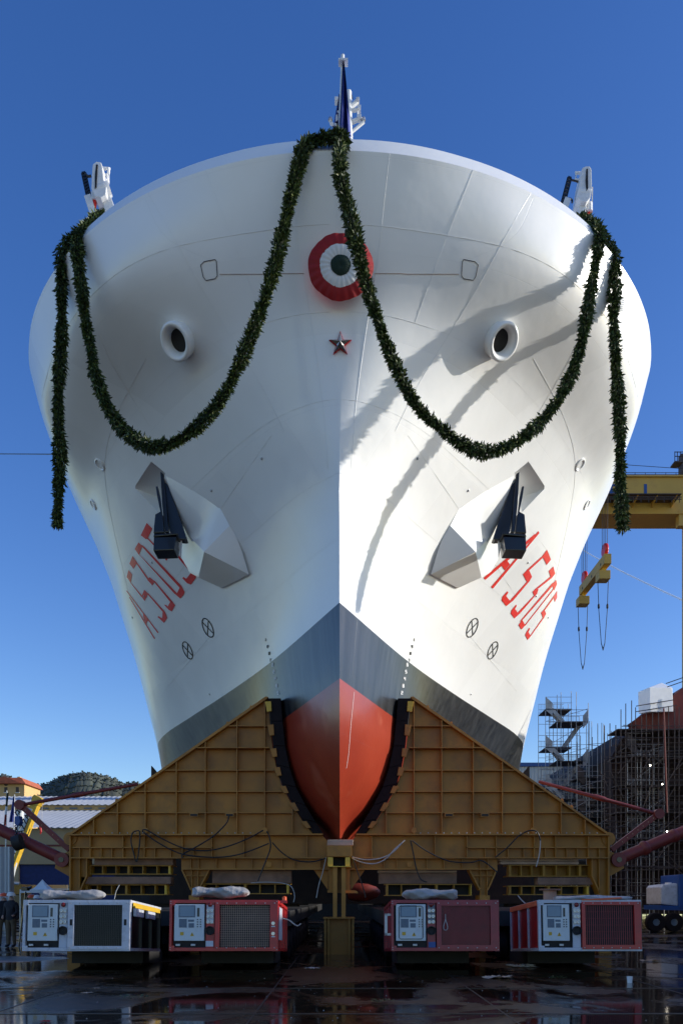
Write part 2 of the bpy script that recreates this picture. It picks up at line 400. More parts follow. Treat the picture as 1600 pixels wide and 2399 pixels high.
M['white_ship'] = mat('ship_white', (.82, .82, .81), .34, var=.05, scale=.6, coat=.3)
for sgn in (1, -1): bolster(sgn)

def anchor(sgn, lab):
    Y = hp(1205,1200).y-1.25
    base = P(1205,1288,Y)
    if sgn < 0: base = mirror(base)
    t = thing('anchor', base, lab, 'anchor', 'anchors on either bow')
    def mk(name, polys, m=M['black'], bev=.02):
        b = MB()
        for pts, dy, th in polys:
            vs = [P(u, v, Y+dy) for u, v in pts]
            if sgn < 0: vs = [mirror(p) for p in vs]
            b.prism(vs, (0, th, 0))
        return b.build(name, m, t, bev=bev)
    mk('shank', [([(1209,1110),(1217,1104),(1213,1180),(1206,1246),(1198,1246),(1203,1180)], .25, .22)], M['black'])
    mk('shank_rail', [([(1223,1139),(1228,1139),(1224,1165),(1216,1203),(1213,1200),(1217,1165)], .5, .12)])
    mk('fluke', [([(1204,1122),(1209,1112),(1203,1180),(1195,1245),(1180,1262),(1160,1264),(1155,1262),(1178,1192)], .35, .3)], M['black'])
    mk('fluke', [([(1212,1204),(1216,1198),(1229,1205),(1233,1248),(1208,1247)], .2, .35)], M['black'])
    mk('tripping_palm', [([(1166,1262),(1178,1262),(1168,1308)], .45, .06)], M['white_ship'])
    mk('crown_flange', [([(1177,1247),(1232,1252),(1233,1257),(1177,1252)], -.05, .75)])
    mk('crown', [([(1180,1257),(1232,1258),(1233,1290),(1184,1288)], 0, .6)])
    return t
anchor(1, 'black anchor hanging in the sunlit bow recess, right of the stem')
anchor(-1, 'black anchor hanging in the shaded bow recess, left of the stem')

# paint marks laid on the shell
def decal(name, polys, m, off=.012, maxe=6.0, mir=False, parent=None):
    b = MB(); out = []
    def sub(a, c, e, dep=0):
        la = (a-c).length; lb = (c-e).length; lc = (e-a).length; mxl = max(la, lb, lc)
        if mxl < maxe or dep > 9: out.append((a, c, e)); return
        if mxl == la: q = (a+c)/2; sub(a, q, e, dep+1); sub(q, c, e, dep+1)
        elif mxl == lb: q = (c+e)/2; sub(a, c, q, dep+1); sub(a, q, e, dep+1)
        else: q = (e+a)/2; sub(a, c, q, dep+1); sub(q, c, e, dep+1)
    for p in polys:
        p = [Vector((x, y, 0)) for x, y in p]
        for t in tessellate_polygon([p]):
            sub(p[t[0]], p[t[1]], p[t[2]])
    for tri in out:
        hs_ = [hit(q.x, q.y) for q in tri]
        if any(h_[0] is None for h_ in hs_): continue
        c0 = sum((h_[0] for h_ in hs_), Vector())/3
        if max((h_[0]-c0).length for h_ in hs_) > 1.6: continue
        vs = [h_[0]+h_[1]*off for h_ in hs_]
        if mir: vs = [mirror(v) for v in vs][::-1]
        b.add(vs, [(0,1,2)])
    return b.build(name, m, parent or ship, fix=False)
def stroke(pts, w_):
    out = []
    for (x0, y0), (x1, y1) in zip(pts, pts[1:]):
        d = Vector((x1-x0, y1-y0)).normalized(); n = Vector((-d.y, d.x))*w_/2; e = d*w_*.35
        out.append([(x0-e.x+n.x, y0-e.y+n.y), (x1+e.x+n.x, y1+e.y+n.y), (x1+e.x-n.x, y1+e.y-n.y), (x0-e.x-n.x, y0-e.y-n.y)])
    return out
def T(pts, ox, oy, k): return [(ox+x/k, oy+y/k) for x, y in pts]
RP = [  # A 5 3 0 5 on the right bow
 [(430,908),(1060,368),(1082,392),(452,932)], [(522,1018),(1040,420),(1100,332),(1114,358),(545,1040)],
 [(640,740),(712,685),(752,742),(690,815)],
 [(1207,562),(1256,685),(1202,750),(1150,640)], [(1150,640),(1165,655),(985,820),(960,812)],
 [(912,865),(968,808),(988,815),(1024,895),(985,960),(965,965)], [(965,950),(1000,940),(790,1190),(765,1196),(752,1188)],
 [(722,1072),(735,1088),(706,1130),(762,1200),(788,1190),(708,1255),(652,1185),(660,1140)],
 [(1285,768),(1307,858),(1258,918),(1228,825)], [(1245,895),(1262,912),(1100,1040),(1075,1035)],
 [(1030,1080),(1075,1032),(1102,1050),(1085,1105),(1050,1125)], [(1062,1110),(1090,1098),(880,1340),(858,1348),(848,1335)],
 [(830,1235),(838,1250),(815,1290),(858,1348),(882,1338),(808,1406),(762,1345),(775,1300)],
 [(1318,932),(1330,985),(1295,1062),(1268,995)], [(893,1542),(858,1485),(905,1425),(942,1490)],
 [(868,1450),(1270,975),(1300,955),(1275,1010),(905,1428)], [(920,1505),(1300,1020),(1318,1015),(945,1490)],
 [(1332,1068),(1332,1150),(1302,1207),(1290,1130)], [(1290,1130),(1304,1138),(1185,1300),(1168,1300)],
 [(1135,1335),(1175,1290),(1196,1350),(1160,1410)], [(1160,1390),(1180,1385),(1025,1600),(1003,1612)],
 [(990,1520),(1000,1530),(980,1572),(1005,1615),(1028,1598),(970,1670),(940,1612),(955,1570)]]
decal('hull_number', [T(p, 1050, 1180, 5.227) for p in RP], M['letter_red'])
LP = [[(443,310),(535,400),(460,560),(430,575),(348,510)], [(430,540),(465,550),(720,800),(700,830)], [(690,815),(775,700),(870,745),(762,925)],
 [(840,740),(880,740),(1190,1100),(1150,1110)], [(1150,1095),(1195,1095),(1242,1160),(1240,1200),(1160,1310),(1100,1290),(1020,1205),(1040,1185),(1085,1215),(1160,1120)],
 [(310,628),(375,680),(320,830),(250,735)], [(345,670),(385,675),(1020,1345),(990,1375)], [(300,800),(330,825),(935,1450),(900,1465)],
 [(985,1345),(1015,1345),(1057,1430),(1045,1470),(990,1537),(905,1465),(935,1450)],
 [(215,845),(290,955),(230,1055),(165,970)], [(270,960),(300,965),(475,1215),(460,1235)], [(490,1188),(575,1255),(535,1325),(455,1235)],
 [(545,1245),(575,1250),(865,1590),(835,1605)], [(835,1570),(860,1580),(905,1645),(850,1745),(800,1720),(728,1640),(745,1635),(785,1665)],
 [(150,1075),(207,1145),(185,1280),(120,1190)], [(165,1260),(190,1280),(378,1500),(360,1515)], [(405,1395),(468,1455),(410,1578),(360,1505)],
 [(445,1450),(468,1450),(735,1745),(705,1755)], [(705,1730),(740,1750),(775,1850),(725,1932),(620,1835),(635,1822),(695,1858)],
 [(110,1410),(125,1410),(635,2085),(622,2100)], [(160,1520),(170,1510),(580,2185),(565,2195)], [(388,1780),(470,1870),(435,1955),(385,1830)]]
decal('hull_number', [T(p, 280, 1180, 6.914) for p in LP], M['letter_red'])
def ring_sym(cu, cv, a, b_, rot, mir):
    ps = []; n = 28; cr, sr = math.cos(rot), math.sin(rot)
    def e(k, s_): x = a*s_*math.cos(k); y = b_*math.sin(k)*(1-(1-s_)*.55); return (cu+x*cr-y*sr, cv+x*sr+y*cr)
    for k in range(n):
        k0 = 2*math.pi*k/n; k1 = 2*math.pi*(k+1)/n; ps.append([e(k0,1), e(k1,1), e(k1,.8), e(k0,.8)])
    for k in (.7, .7+math.pi/2):
        p0 = e(k,.9); p1 = e(k+math.pi,.9); ps += stroke([p0, p1], 1.9)
    return decal('thruster_mark', ps, M['black_matt'], mir=mir, off=.01, maxe=12)
for mir in (False, True):
    ring_sym(1106,1471,11.5,25,R(24),mir); ring_sym(1154,1524,10,23,R(24),mir)
# draft marks: small digits up the forefoot
SEG = {'a':((0,0),(1,0)),'b':((1,0),(1,1)),'c':((1,1),(1,2)),'d':((0,2),(1,2)),'e':((0,1),(0,2)),'f':((0,0),(0,1)),'g':((0,1),(1,1))}
DIG = {'2':'abged','4':'fgbc','6':'afgecd','8':'abcdefg','0':'abcdef','1':'bc','5':'afgcd','3':'abgcd','7':'abc','9':'abcdfg'}
def digits(txt, u, v, h_, col, mir):
    ps = []
    for i, ch in enumerate(txt):
        for s_ in DIG[ch]:
            (ax, ay), (bx, by) = SEG[s_]
            ps += stroke([(u+(i*1.7+ax)*h_*.42, v+ay*h_/2), (u+(i*1.7+bx)*h_*.42, v+by*h_/2)], 1.5)
    return ps
for mir in (False, True):
    wp = []; bp_ = []
    for i, tx in enumerate(('6','5','4','8','2')): wp += digits(tx, 952-i*3.2, 1554+i*16.5, 7, 0, mir)
    for i, tx in enumerate(('1','9','8','7')): bp_ += digits(tx, 967-i*3.6, 1496+i*16, 6, 0, mir)
    decal('draft_marks', wp, M['flag_white'], mir=mir, off=.015, maxe=20)
    decal('draft_marks', bp_, M['black_matt'], mir=mir, off=.015, maxe=20)
    if not mir: decal('draft_line', stroke([(829,1622),(822,1690),(816,1768),(811,1800)], .5), M['flag_white'], mir=mir, off=.012)

# plate seams: thin weld beads that follow the shell
def bead(b, pts, r=.011):
    ps = []
    for p in pts:
        if p is not None: ps.append(p)
    if len(ps) > 1: b.tube(ps, r, 4, False)
seam = MB()
for z, r_ in ((17.45,.0045),(15.94,.005),(14.08,.004),(12.4,.002),(10.9,.002)):
    rw = hrow(z)
    for s_ in (1, -1):
        bead(seam, [Vector((X0+s_*x, y-.004, z)) for x, y in rw[1:44:2]], r_)
for ln in ([(913,358),(900,470),(885,610),(860,760),(835,940),(822,1100)], [(1108,398),(1080,470),(1050,545),(1010,650),(972,755)], [(1243,452),(1180,560),(1120,670),(1050,785),(980,900),(925,1010)],
           [(1392,700),(1330,850),(1240,1000)], [(1250,840),(1330,1000),(1345,1140),(1290,1400)],[(955,1020),(1080,1200),(1210,1400)],[(800,420),(800,540)],[(1100,1490),(1210,1620)]):
    for mir in (0, 1):
        pp = []
        for p in spline([(x, y, 0) for x, y in ln], 5):
            q, n = hit(p.x, p.y)
            if q is not None: q = q+n*.004; pp.append(mirror(q) if mir else q)
        bead(seam, pp, .0035)
seam.build('weld_seams', M['white_ship'], ship)

# hatches and their outlines, fairleads, small fittings
for mir in (0, 1):
    b = MB(); pts = [(1086,607),(1112,612),(1120,620),(1114,648),(1108,656),(1086,652),(1081,645),(1083,612),(1086,607)]
    ps = []
    for u, v in pts:
        q, n = hit(u, v); q = q+n*.01; ps.append(mirror(q) if mir else q)
    b.tube(ps, .008, 4, False); b.build('hatch_outline', M['black_matt'], ship)
    b = MB(); ps = []
    for k in range(14):
        q, n = hit(878+k*15.2, 640+(1.5 if k > 4 else 0)); q = q+n*.01; ps.append(mirror(q) if mir else q)
    b.tube(ps, .006, 4, False); b.build('lashing_line', M['wood_pale'], ship)
    # bell-mouthed fairlead
    q, n = hit(1166,795)
    ax = (n+Vector((.1,-.25,0))).normalized(); c = q
    prof = [(-.2,.40),(.08,.41),(.2,.43),(.29,.44),(.34,.41),(.34,.36),(.29,.31),(.2,.27),(.1,.25),(.03,.25)]
    b = MB().lathe(c, ax, prof, 40); b2 = MB().lathe(c, ax, [(.10,.262),(.09,0.001)], 32)
    if mir:
        b.v = [tuple(mirror(v)) for v in b.v]; b2.v = [tuple(mirror(v)) for v in b2.v]
    fl = b.build('fairlead', M['white_ship'], ship, smooth=True, angle=60)
    b2.build('dark_throat', M['black_matt'], fl)  # flat black disc stands for the dark inside the pipe
    # oval side scuttles further aft, and small bollard eyes
    for u, v, r_ in ((1358,1088,.17),(1374,1182,.15)):
        q, n = hit(u, v)
        if q is None: continue
        b = MB().lathe(q-n*.03, n, [(0,r_*1.25),(.07,r_*1.2),(.08,r_),(.05,r_*.8),(.045,.002)], 24)
        if mir: b.v = [tuple(mirror(v_)) for v_ in b.v]
        b.build('scuttle', M['white_ship'], ship, smooth=True)
    for u, v in ((978,1074),(1097,1149),(1237,1318),(1256,1397),(1284,1447),(1103,1627)):
        q, n = hit(u, v)
        if q is None: continue
        b = MB().lathe(q-n*.02, n, [(0,.035),(.04,.035),(.05,.02),(.05,.001)], 10)
        if mir: b.v = [tuple(mirror(v_)) for v_ in b.v]
        b.build('hull_eye', M['steel'], ship, smooth=True)
# louvre high on the right side
q, n = hit(1452,716)
if q is not None:
    b = MB()
    for k in range(7):
        a, _ = hit(1451-k*.3, 703+k*4.2); c, _ = hit(1461-k*.6, 700+k*4.6)
        if a is not None and c is not None: b.tube([a+n*.02, c+n*.02], .02, 5)
    b.build('louvre', M['steel'], ship)

# star and rosette on the stem
q, n = hit(797, 808); n = Vector((0,-1,-.12)).normalized(); c = Vector((X0+.02, q.y-.05, q.z))
def star(r0, r1, h_, m, name, parent, back=0):
    ux = Vector((1,0,0)); uy = n.cross(ux).normalized()*-1
    if uy.z < 0: uy = -uy
    vs = [c+n*(h_+back)]; fs = []
    for k in range(10):
        a = math.pi/2+k*math.pi/5; r_ = r0 if k % 2 == 0 else r1
        vs.append(c+n*back+(ux*math.cos(a)+uy*math.sin(a))*r_)
    for k in range(10): fs.append((0, 1+k, 1+(k+1) % 10))
    vs2 = [v-n*.04 for v in vs[1:]]; o = len(vs); vs += vs2
    for k in range(10): fs.append((1+k, o+k, o+(k+1) % 10, 1+(k+1) % 10))
    fs.append(tuple(range(o, o+10)))
    return MB().add(vs, fs).build(name, m, parent)
st = star(.29, .115, .02, M['flag_red'], 'star', ship); star(.25, .095, .09, M['chrome'], 'star_face', st, back=.02)

ros = thing('rosette', (X0, 18, 15.8), 'red white and green pleated rosette hung on the stem above the star', 'rosette')
q, n_ = hit(800, 634); yb = q.y-.1
cz = H+(HV-634)*yb/F
rn = Vector((0,-1,-.35)).normalized(); rx = Vector((1,0,0)); rz = Vector((0,-.35,1)).normalized(); rc_ = Vector((X0+.03, yb-.14, cz))
def disc(r0, r1, d0, d1, m, name, parent, pl, back=0):
    nseg = 144; nr = 5; vs = []; fs = []
    for i in range(nr+1):
        t = i/nr; r_ = r0+(r1-r0)*t
        for k in range(nseg):
            a = 2*math.pi*k/nseg
            wob = pl*math.sin(k*.5*math.pi*.62)*(.3+.7*t)*random.uniform(.6,1.2)
            rr = r_*(1+(.02*math.sin(3*a)+.012*math.sin(7*a+1))*(1 if i == nr else .3))
            d = d0+(d1-d0)*t+.02*math.sin(math.pi*t)+wob
            # drape back over the rounded stem
            p = rc_+rx*math.cos(a)*rr+rz*math.sin(a)*rr*.86+rn*d
            p.y += .10*(math.cos(a)*rr)**2
            vs.append(p)
    for i in range(nr):
        for k in range(nseg):
            k2 = (k+1) % nseg; fs.append((i*nseg+k, i*nseg+k2, (i+1)*nseg+k2, (i+1)*nseg+k))
    return MB().add(vs, fs).build(name, m, parent, smooth=True, angle=80, fix=False)
disc(.001, .235, .09, .07, M['flag_green'], 'green_centre', ros, .003)
disc(.225, .49, .055, .05, M['flag_white'], 'white_pleats', ros, .007)
disc(.48, .77, .05, -.03, M['flag_red'], 'red_border', ros, .012)
MB().box((X0-.27, yb-.02, cz+.72), (X0+.25, yb+.08, cz+.9)).build('mounting_board', M['wood_pale'], ros)

# deck fittings: jackstaff, mast, two deck cranes
js = MB(); js.tube([P(797,330,17.9), P(803,128,17.75)], [.055,.04], 12)
jso = js.build('jackstaff', M['white_paint'], ship, smooth=True)
zc_ = P(803,138,17.62).z; MB().box((P(793,0,17.62).x,17.62,zc_), (P(815,0,17.62).x,17.78,zc_+.04)).build('staff_cap', M['white_paint'], jso)
MB().tube([P(797,318,17.9), P(802,318,18.4), P(812,322,18.6)], .04, 8).build('staff_stay', M['white_paint'], jso)

Ym = 30
ms = MB().tube([P(817,330,Ym), P(817,214,Ym)], [.16,.11], 12).build('mast', M['white_paint'], ship, smooth=True)
def mseg(name, pts, r_=.06, par=ms, m=M['white_paint']):
    return MB().tube([P(u, v, Ym) for u, v in pts], r_, 8).build(name, m, par)
mseg('mast_arm', [(817,253),(838,236)], .09); mseg('mast_arm', [(817,258),(790,238)], .09)
mseg('mast_arm', [(817,258),(840,256)], .07); mseg('mast_arm', [(817,255),(788,256)], .06)
mseg('mast_arm', [(815,290),(842,277)], .08)
mseg('mast_arm', [(822,310),(852,285),(851,280)], .06); mseg('mast_arm', [(800,302),(775,288),(774,281)], .06)
mseg('mast_stay', [(838,258),(838,275)], .03)
for u, v in ((838,236),(788,235),(841,254),(842,276)):
    MB().box(tuple(P(u-4,v+4,Ym)+Vector((0,-.12,0))), tuple(P(u+4,v-3,Ym)+Vector((0,.12,0)))).build('lamp_box', M['white_paint'], ms, bev=.01)
for u, v in ((851,280),(774,280)):
    MB().lathe(P(u,v+2,Ym), (0,0,1), [(0,.06),(.02,.09),(.1,.08),(.12,.01)], 10).build('lantern', M['steel'], ms, smooth=True)
mseg('aerial', [(820,217),(824,222),(826,230)], .02, m=M['black'])

def deck_crane(sgn):
    Y = 25
    def q(u, v, dy=0):
        return P(u, v, Y+dy)
    if sgn > 0: fu = lambda u, v: (u, v)
    else: fu = lambda u, v: (u, v)
    base = q(1355, 560) if sgn > 0 else q(258, 560)
    root = MB().tube([Vector((base.x, Y, 18.4)), Vector((base.x, Y, base.z))], .38, 16).build('deck_crane', M['white_paint'], ship, smooth=True)
    def pr(name, poly, dy, th, m=M['white_paint'], bev=.03): return MB().pxprism(poly, Y+dy, th).build(name, m, root, bev=bev)
    def tb(name, pts, r_, m=M['white_paint']): return MB().tube([q(*p) for p in pts], r_, 10).build(name, m, root, smooth=True)
    if sgn > 0:
        MB().beam(q(1352,540), q(1368,466), .24, .3).build('boom', M['white_paint'], root, bev=.03)
        pr('boom_head', [(1364,392),(1372,388),(1382,388),(1386,396),(1387,430),(1383,462),(1374,472),(1362,470),(1353,462),(1357,430)], -.3, .6)
        pr('sheave_slot', [(1374,394),(1377,394),(1378,440),(1374,446),(1372,420)], -.33, .05, M['black_matt'], 0)
        MB().lathe(q(1366,458,-.1), (1,.0,-.15), [(-.22,.15),(-.22,.2),(-.1,.22),(.1,.22),(.22,.2),(.22,.15)], 20).build('slew_drum', M['white_paint'], root, smooth=True)
        fr = MB(); fr.tube([q(1363,405),(q(1349,404)),q(1348,420),q(1358,422)], .05, 8); fr.build('guard_rail', M['white_paint'], root)
        lad = MB(); lad.beam(q(1330,415), q(1313,480), .05); lad.beam(q(1338,418), q(1322,482), .05)
        for k in range(9):
            t = k/8; lad.beam(q(1330-17*t, 415+65*t), q(1338-16*t, 418+64*t), .08, .06)
        lad.build('hose_chain', M['black'], root)
        MB().tube(spline([q(1336,420),q(1355,426),q(1358,440),q(1364,452)], 5), .03, 6).build('hose', M['black'], root)
        MB().tube(spline([q(1326,470),q(1333,464),q(1340,468),q(1340,474)], 5), .03, 6).build('hose', M['black'], root)
        MB().beam(q(1318,500), q(1330,466), .15, .2).build('jib', M['white_paint'], root, bev=.02)
        tb('hoist_rope', [(1388,437),(1387,480),(1380,495)], .015, M['cable_grey'])
        tb('hook_block', [(1379,478),(1379,497)], .13)
        tb('hook', [(1379,497),(1382,508),(1380,515)], .05, M['letter_red'])
    else:
        MB().beam(q(262,500), q(240,440), .24, .32).build('boom', M['white_paint'], root, bev=.03)
        pr('boom_head', [(217,384),(225,377),(237,379),(240,390),(243,420),(250,432),(248,455),(236,462),(222,458),(214,440),(215,410)], -.3, .6)
        pr('sheave_slot', [(225,384),(229,384),(226,436),(222,440),(222,412)], -.33, .05, M['black_matt'], 0)
        MB().lathe(q(243,446,-.1), (-1,.0,-.3), [(-.22,.15),(-.22,.2),(-.1,.22),(.1,.22),(.22,.2),(.22,.15)], 20).build('slew_drum', M['white_paint'], root, smooth=True)
        fr = MB(); fr.tube([q(241,394),q(255,394),q(253,428)], .055, 8); fr.tube([q(242,409),q(253,409)], .04, 6); fr.build('guard_rail', M['white_paint'], root)
        lad = MB(); lad.beam(q(192,406), q(203,458), .05); lad.beam(q(201,404), q(211,450), .05)
        for k in range(8):
            t = k/7; lad.beam(q(192+11*t, 406+52*t), q(201+10*t, 404+46*t), .08, .06)
        lad.build('hose_chain', M['black'], root)
        MB().tube(spline([q(200,406),q(206,412),q(214,411)], 5), .04, 6).build('hose', M['black'], root)
        MB().beam(q(206,460), q(222,510), .17, .22).build('jib', M['white_paint'], root, bev=.02)
        tb('hoist_rope', [(223,425),(223,455)], .015, M['cable_grey'])
        tb('hook_block', [(223,453),(222,471)], .13)
        tb('hook', [(222,471),(221,482),(219,490)], .07, M['letter_red'])
deck_crane(1); deck_crane(-1)

# flag hanging on the jackstaff
def cloth(name, rowsf, m, parent=None, n=26, k=16):
    """rowsf(t) gives left u, right u, v at height fraction t"""
    vs = []; fs = []
    for i in range(n+1):
        t = i/n; l, r_, v, Y = rowsf(t)
        for j in range(k+1):
            s_ = j/k; vs.append(P(l+(r_-l)*s_, v, Y+.14*t*math.sin(s_*11+t*2)+.04*math.sin(s_*23)))
    for i in range(n):
        for j in range(k): a = i*(k+1)+j; fs.append((a, a+1, a+k+2, a+k+1))
    return MB().add(vs, fs).build(name, m, parent, smooth=True, angle=80, fix=False)
fl = cloth('flag', lambda t: (803-9*t, 806+17*t**.9, 142+178*t, 17.68), M['flag_blue'])
tag(fl, 'dark blue flag hanging limp from the white staff on the bow', 'flag')
f2 = cloth('flag_fold', lambda t: (794-18*t**1.1, 796-2*t, 218+98*t, 17.95), M['flag_blue'], fl, 12, 8)
em = MB()
for pts in ([(787,268),(791,266),(792,279),(786,283)],[(783,286),(789,288),(788,294),(782,292)],[(790,258),(793,257),(793,262),(790,263)]):
    em.pxprism(pts, 17.74, .02)
em.build('emblem', M['flag_white'], fl)

# ------------------------------------------------------------------ laurel garlands
def garland(path, name, label, group, dens=760, r0=.082):
    path = spline(path, 8)
    core = MB().tube(path, r0*.75, 7)
    root = core.build(name, M['core']); tag(root, label, 'garland', group)
    lb = MB(); L = 0
    for a, c_ in zip(path, path[1:]):
        d = c_-a; ln = d.length
        if ln < 1e-5: continue
        d = d/ln; q_ = Vector((0,0,1)) if abs(d.z) < .9 else Vector((1,0,0))
        x = d.cross(q_).normalized(); y = x.cross(d).normalized()
        for _ in range(int(dens*ln+random.random())):
            th = random.uniform(0, 2*math.pi); rr = r0*random.uniform(.5,1.15)*(1+.28*math.sin(a.z*2.3+a.x*3.1)+.18*math.sin(a.z*6.1+a.x*4.3))
            o = a+d*random.uniform(0, ln)+(x*math.cos(th)+y*math.sin(th))*rr
            out = (x*math.cos(th)+y*math.sin(th))
            dr = (out*random.uniform(.25,1.1)+d*random.choice((-.2,1,1))*random.uniform(.3,1.2)+Vector((0,0,-.5))+Vector((random.uniform(-.4,.4) for _ in range(3)))).normalized()
            ll = random.uniform(.065,.165); ww = ll*random.uniform(.28,.42)
            sd_ = dr.cross(Vector((random.uniform(-1,1) for _ in range(3)))).normalized(); nn = sd_.cross(dr)
            lb.add([o, o+dr*ll*.45+sd_*ww/2+nn*.01, o+dr*ll, o+dr*ll*.45-sd_*ww/2+nn*.01], [(0,1,2,3)])
    lb.build('leaves', M['leaf'], root, fix=False)
    return root
K = 1/.98
def onplane(pts, A, B):
    A = Vector(A); B = Vector(B); n = Vector((B.y-A.y, -(B.x-A.x), 0)); out = []
    for u, v in pts:
        u *= K; v *= K; d = Vector(((u-CX)/F, 1, (HV-v)/F)); Y = (A.x*n.x+A.y*n.y)/(d.x*n.x+d.y*n.y); out.append(P(u, v, Y))
    return out
def pd(u, v, Y): return P(u*K, v*K, Y)
RL = [(1368,600),(1354,680),(1336,780),(1311,860),(1272,930),(1222,985),(1170,1022),(1112,1036),(1060,1018),(1010,980),(965,940),(930,885),(900,820),(875,755),(850,680),(825,590),(805,500),(786,420),(779,365)]
rl = [pd(1330,498,21.6), pd(1352,508,20.6), pd(1374,532,19.75), pd(1376,560,19.5)]+onplane(RL, (6.55,19.55,0), (-.05,16.95,0))+[pd(783,330,17.2), pd(778,312,17.5), pd(760,314,17.9)]
garland(rl, 'garland', 'long looping leaf garland across the sunlit bow, rail to stem head', 'laurel garlands draped on the bow')
LL = [(176,560),(182,620),(192,700),(205,780),(223,870),(251,940),(291,993),(340,1022),(390,1018),(440,988),(489,940),(523,890),(550,830),(580,760),(606,690),(630,610),(650,530),(668,450),(684,385)]
ll = [pd(234,492,21.8), pd(205,515,20.6), pd(182,535,19.75)]+onplane(LL, (-6.75,19.6,0), (-.05,16.95,0))+[pd(695,345,17.25), pd(712,325,17.4), pd(745,314,17.3), pd(785,312,17.3), pd(790,330,17.2)]
garland(ll, 'garland', 'long looping leaf garland across the shaded bow, rail to stem head', 'laurel garlands draped on the bow')
garland([pd(1362,515,20.4), pd(1385,550,20.2), pd(1405,580,20.3), pd(1412,640,20.35), pd(1409,720,20.5), pd(1413,820,20.7), pd(1420,920,20.8), pd(1424,1020,20.8), pd(1424,1120,20.8), pd(1431,1215,20.8)],
        'garland', 'straight leaf garland end hanging free beside the sunlit side', 'laurel garlands draped on the bow', 780, .095)
garland([pd(185,530,20.4), pd(160,552,20.2), pd(142,585,20.3), pd(141,640,20.4), pd(142,740,20.4), pd(138,840,20.4), pd(133,940,20.4), pd(138,1040,20.4), pd(134,1140,20.4), pd(131,1208,20.4)],
        'garland', 'straight leaf garland end hanging free beside the shaded side', 'laurel garlands draped on the bow', 780, .095)

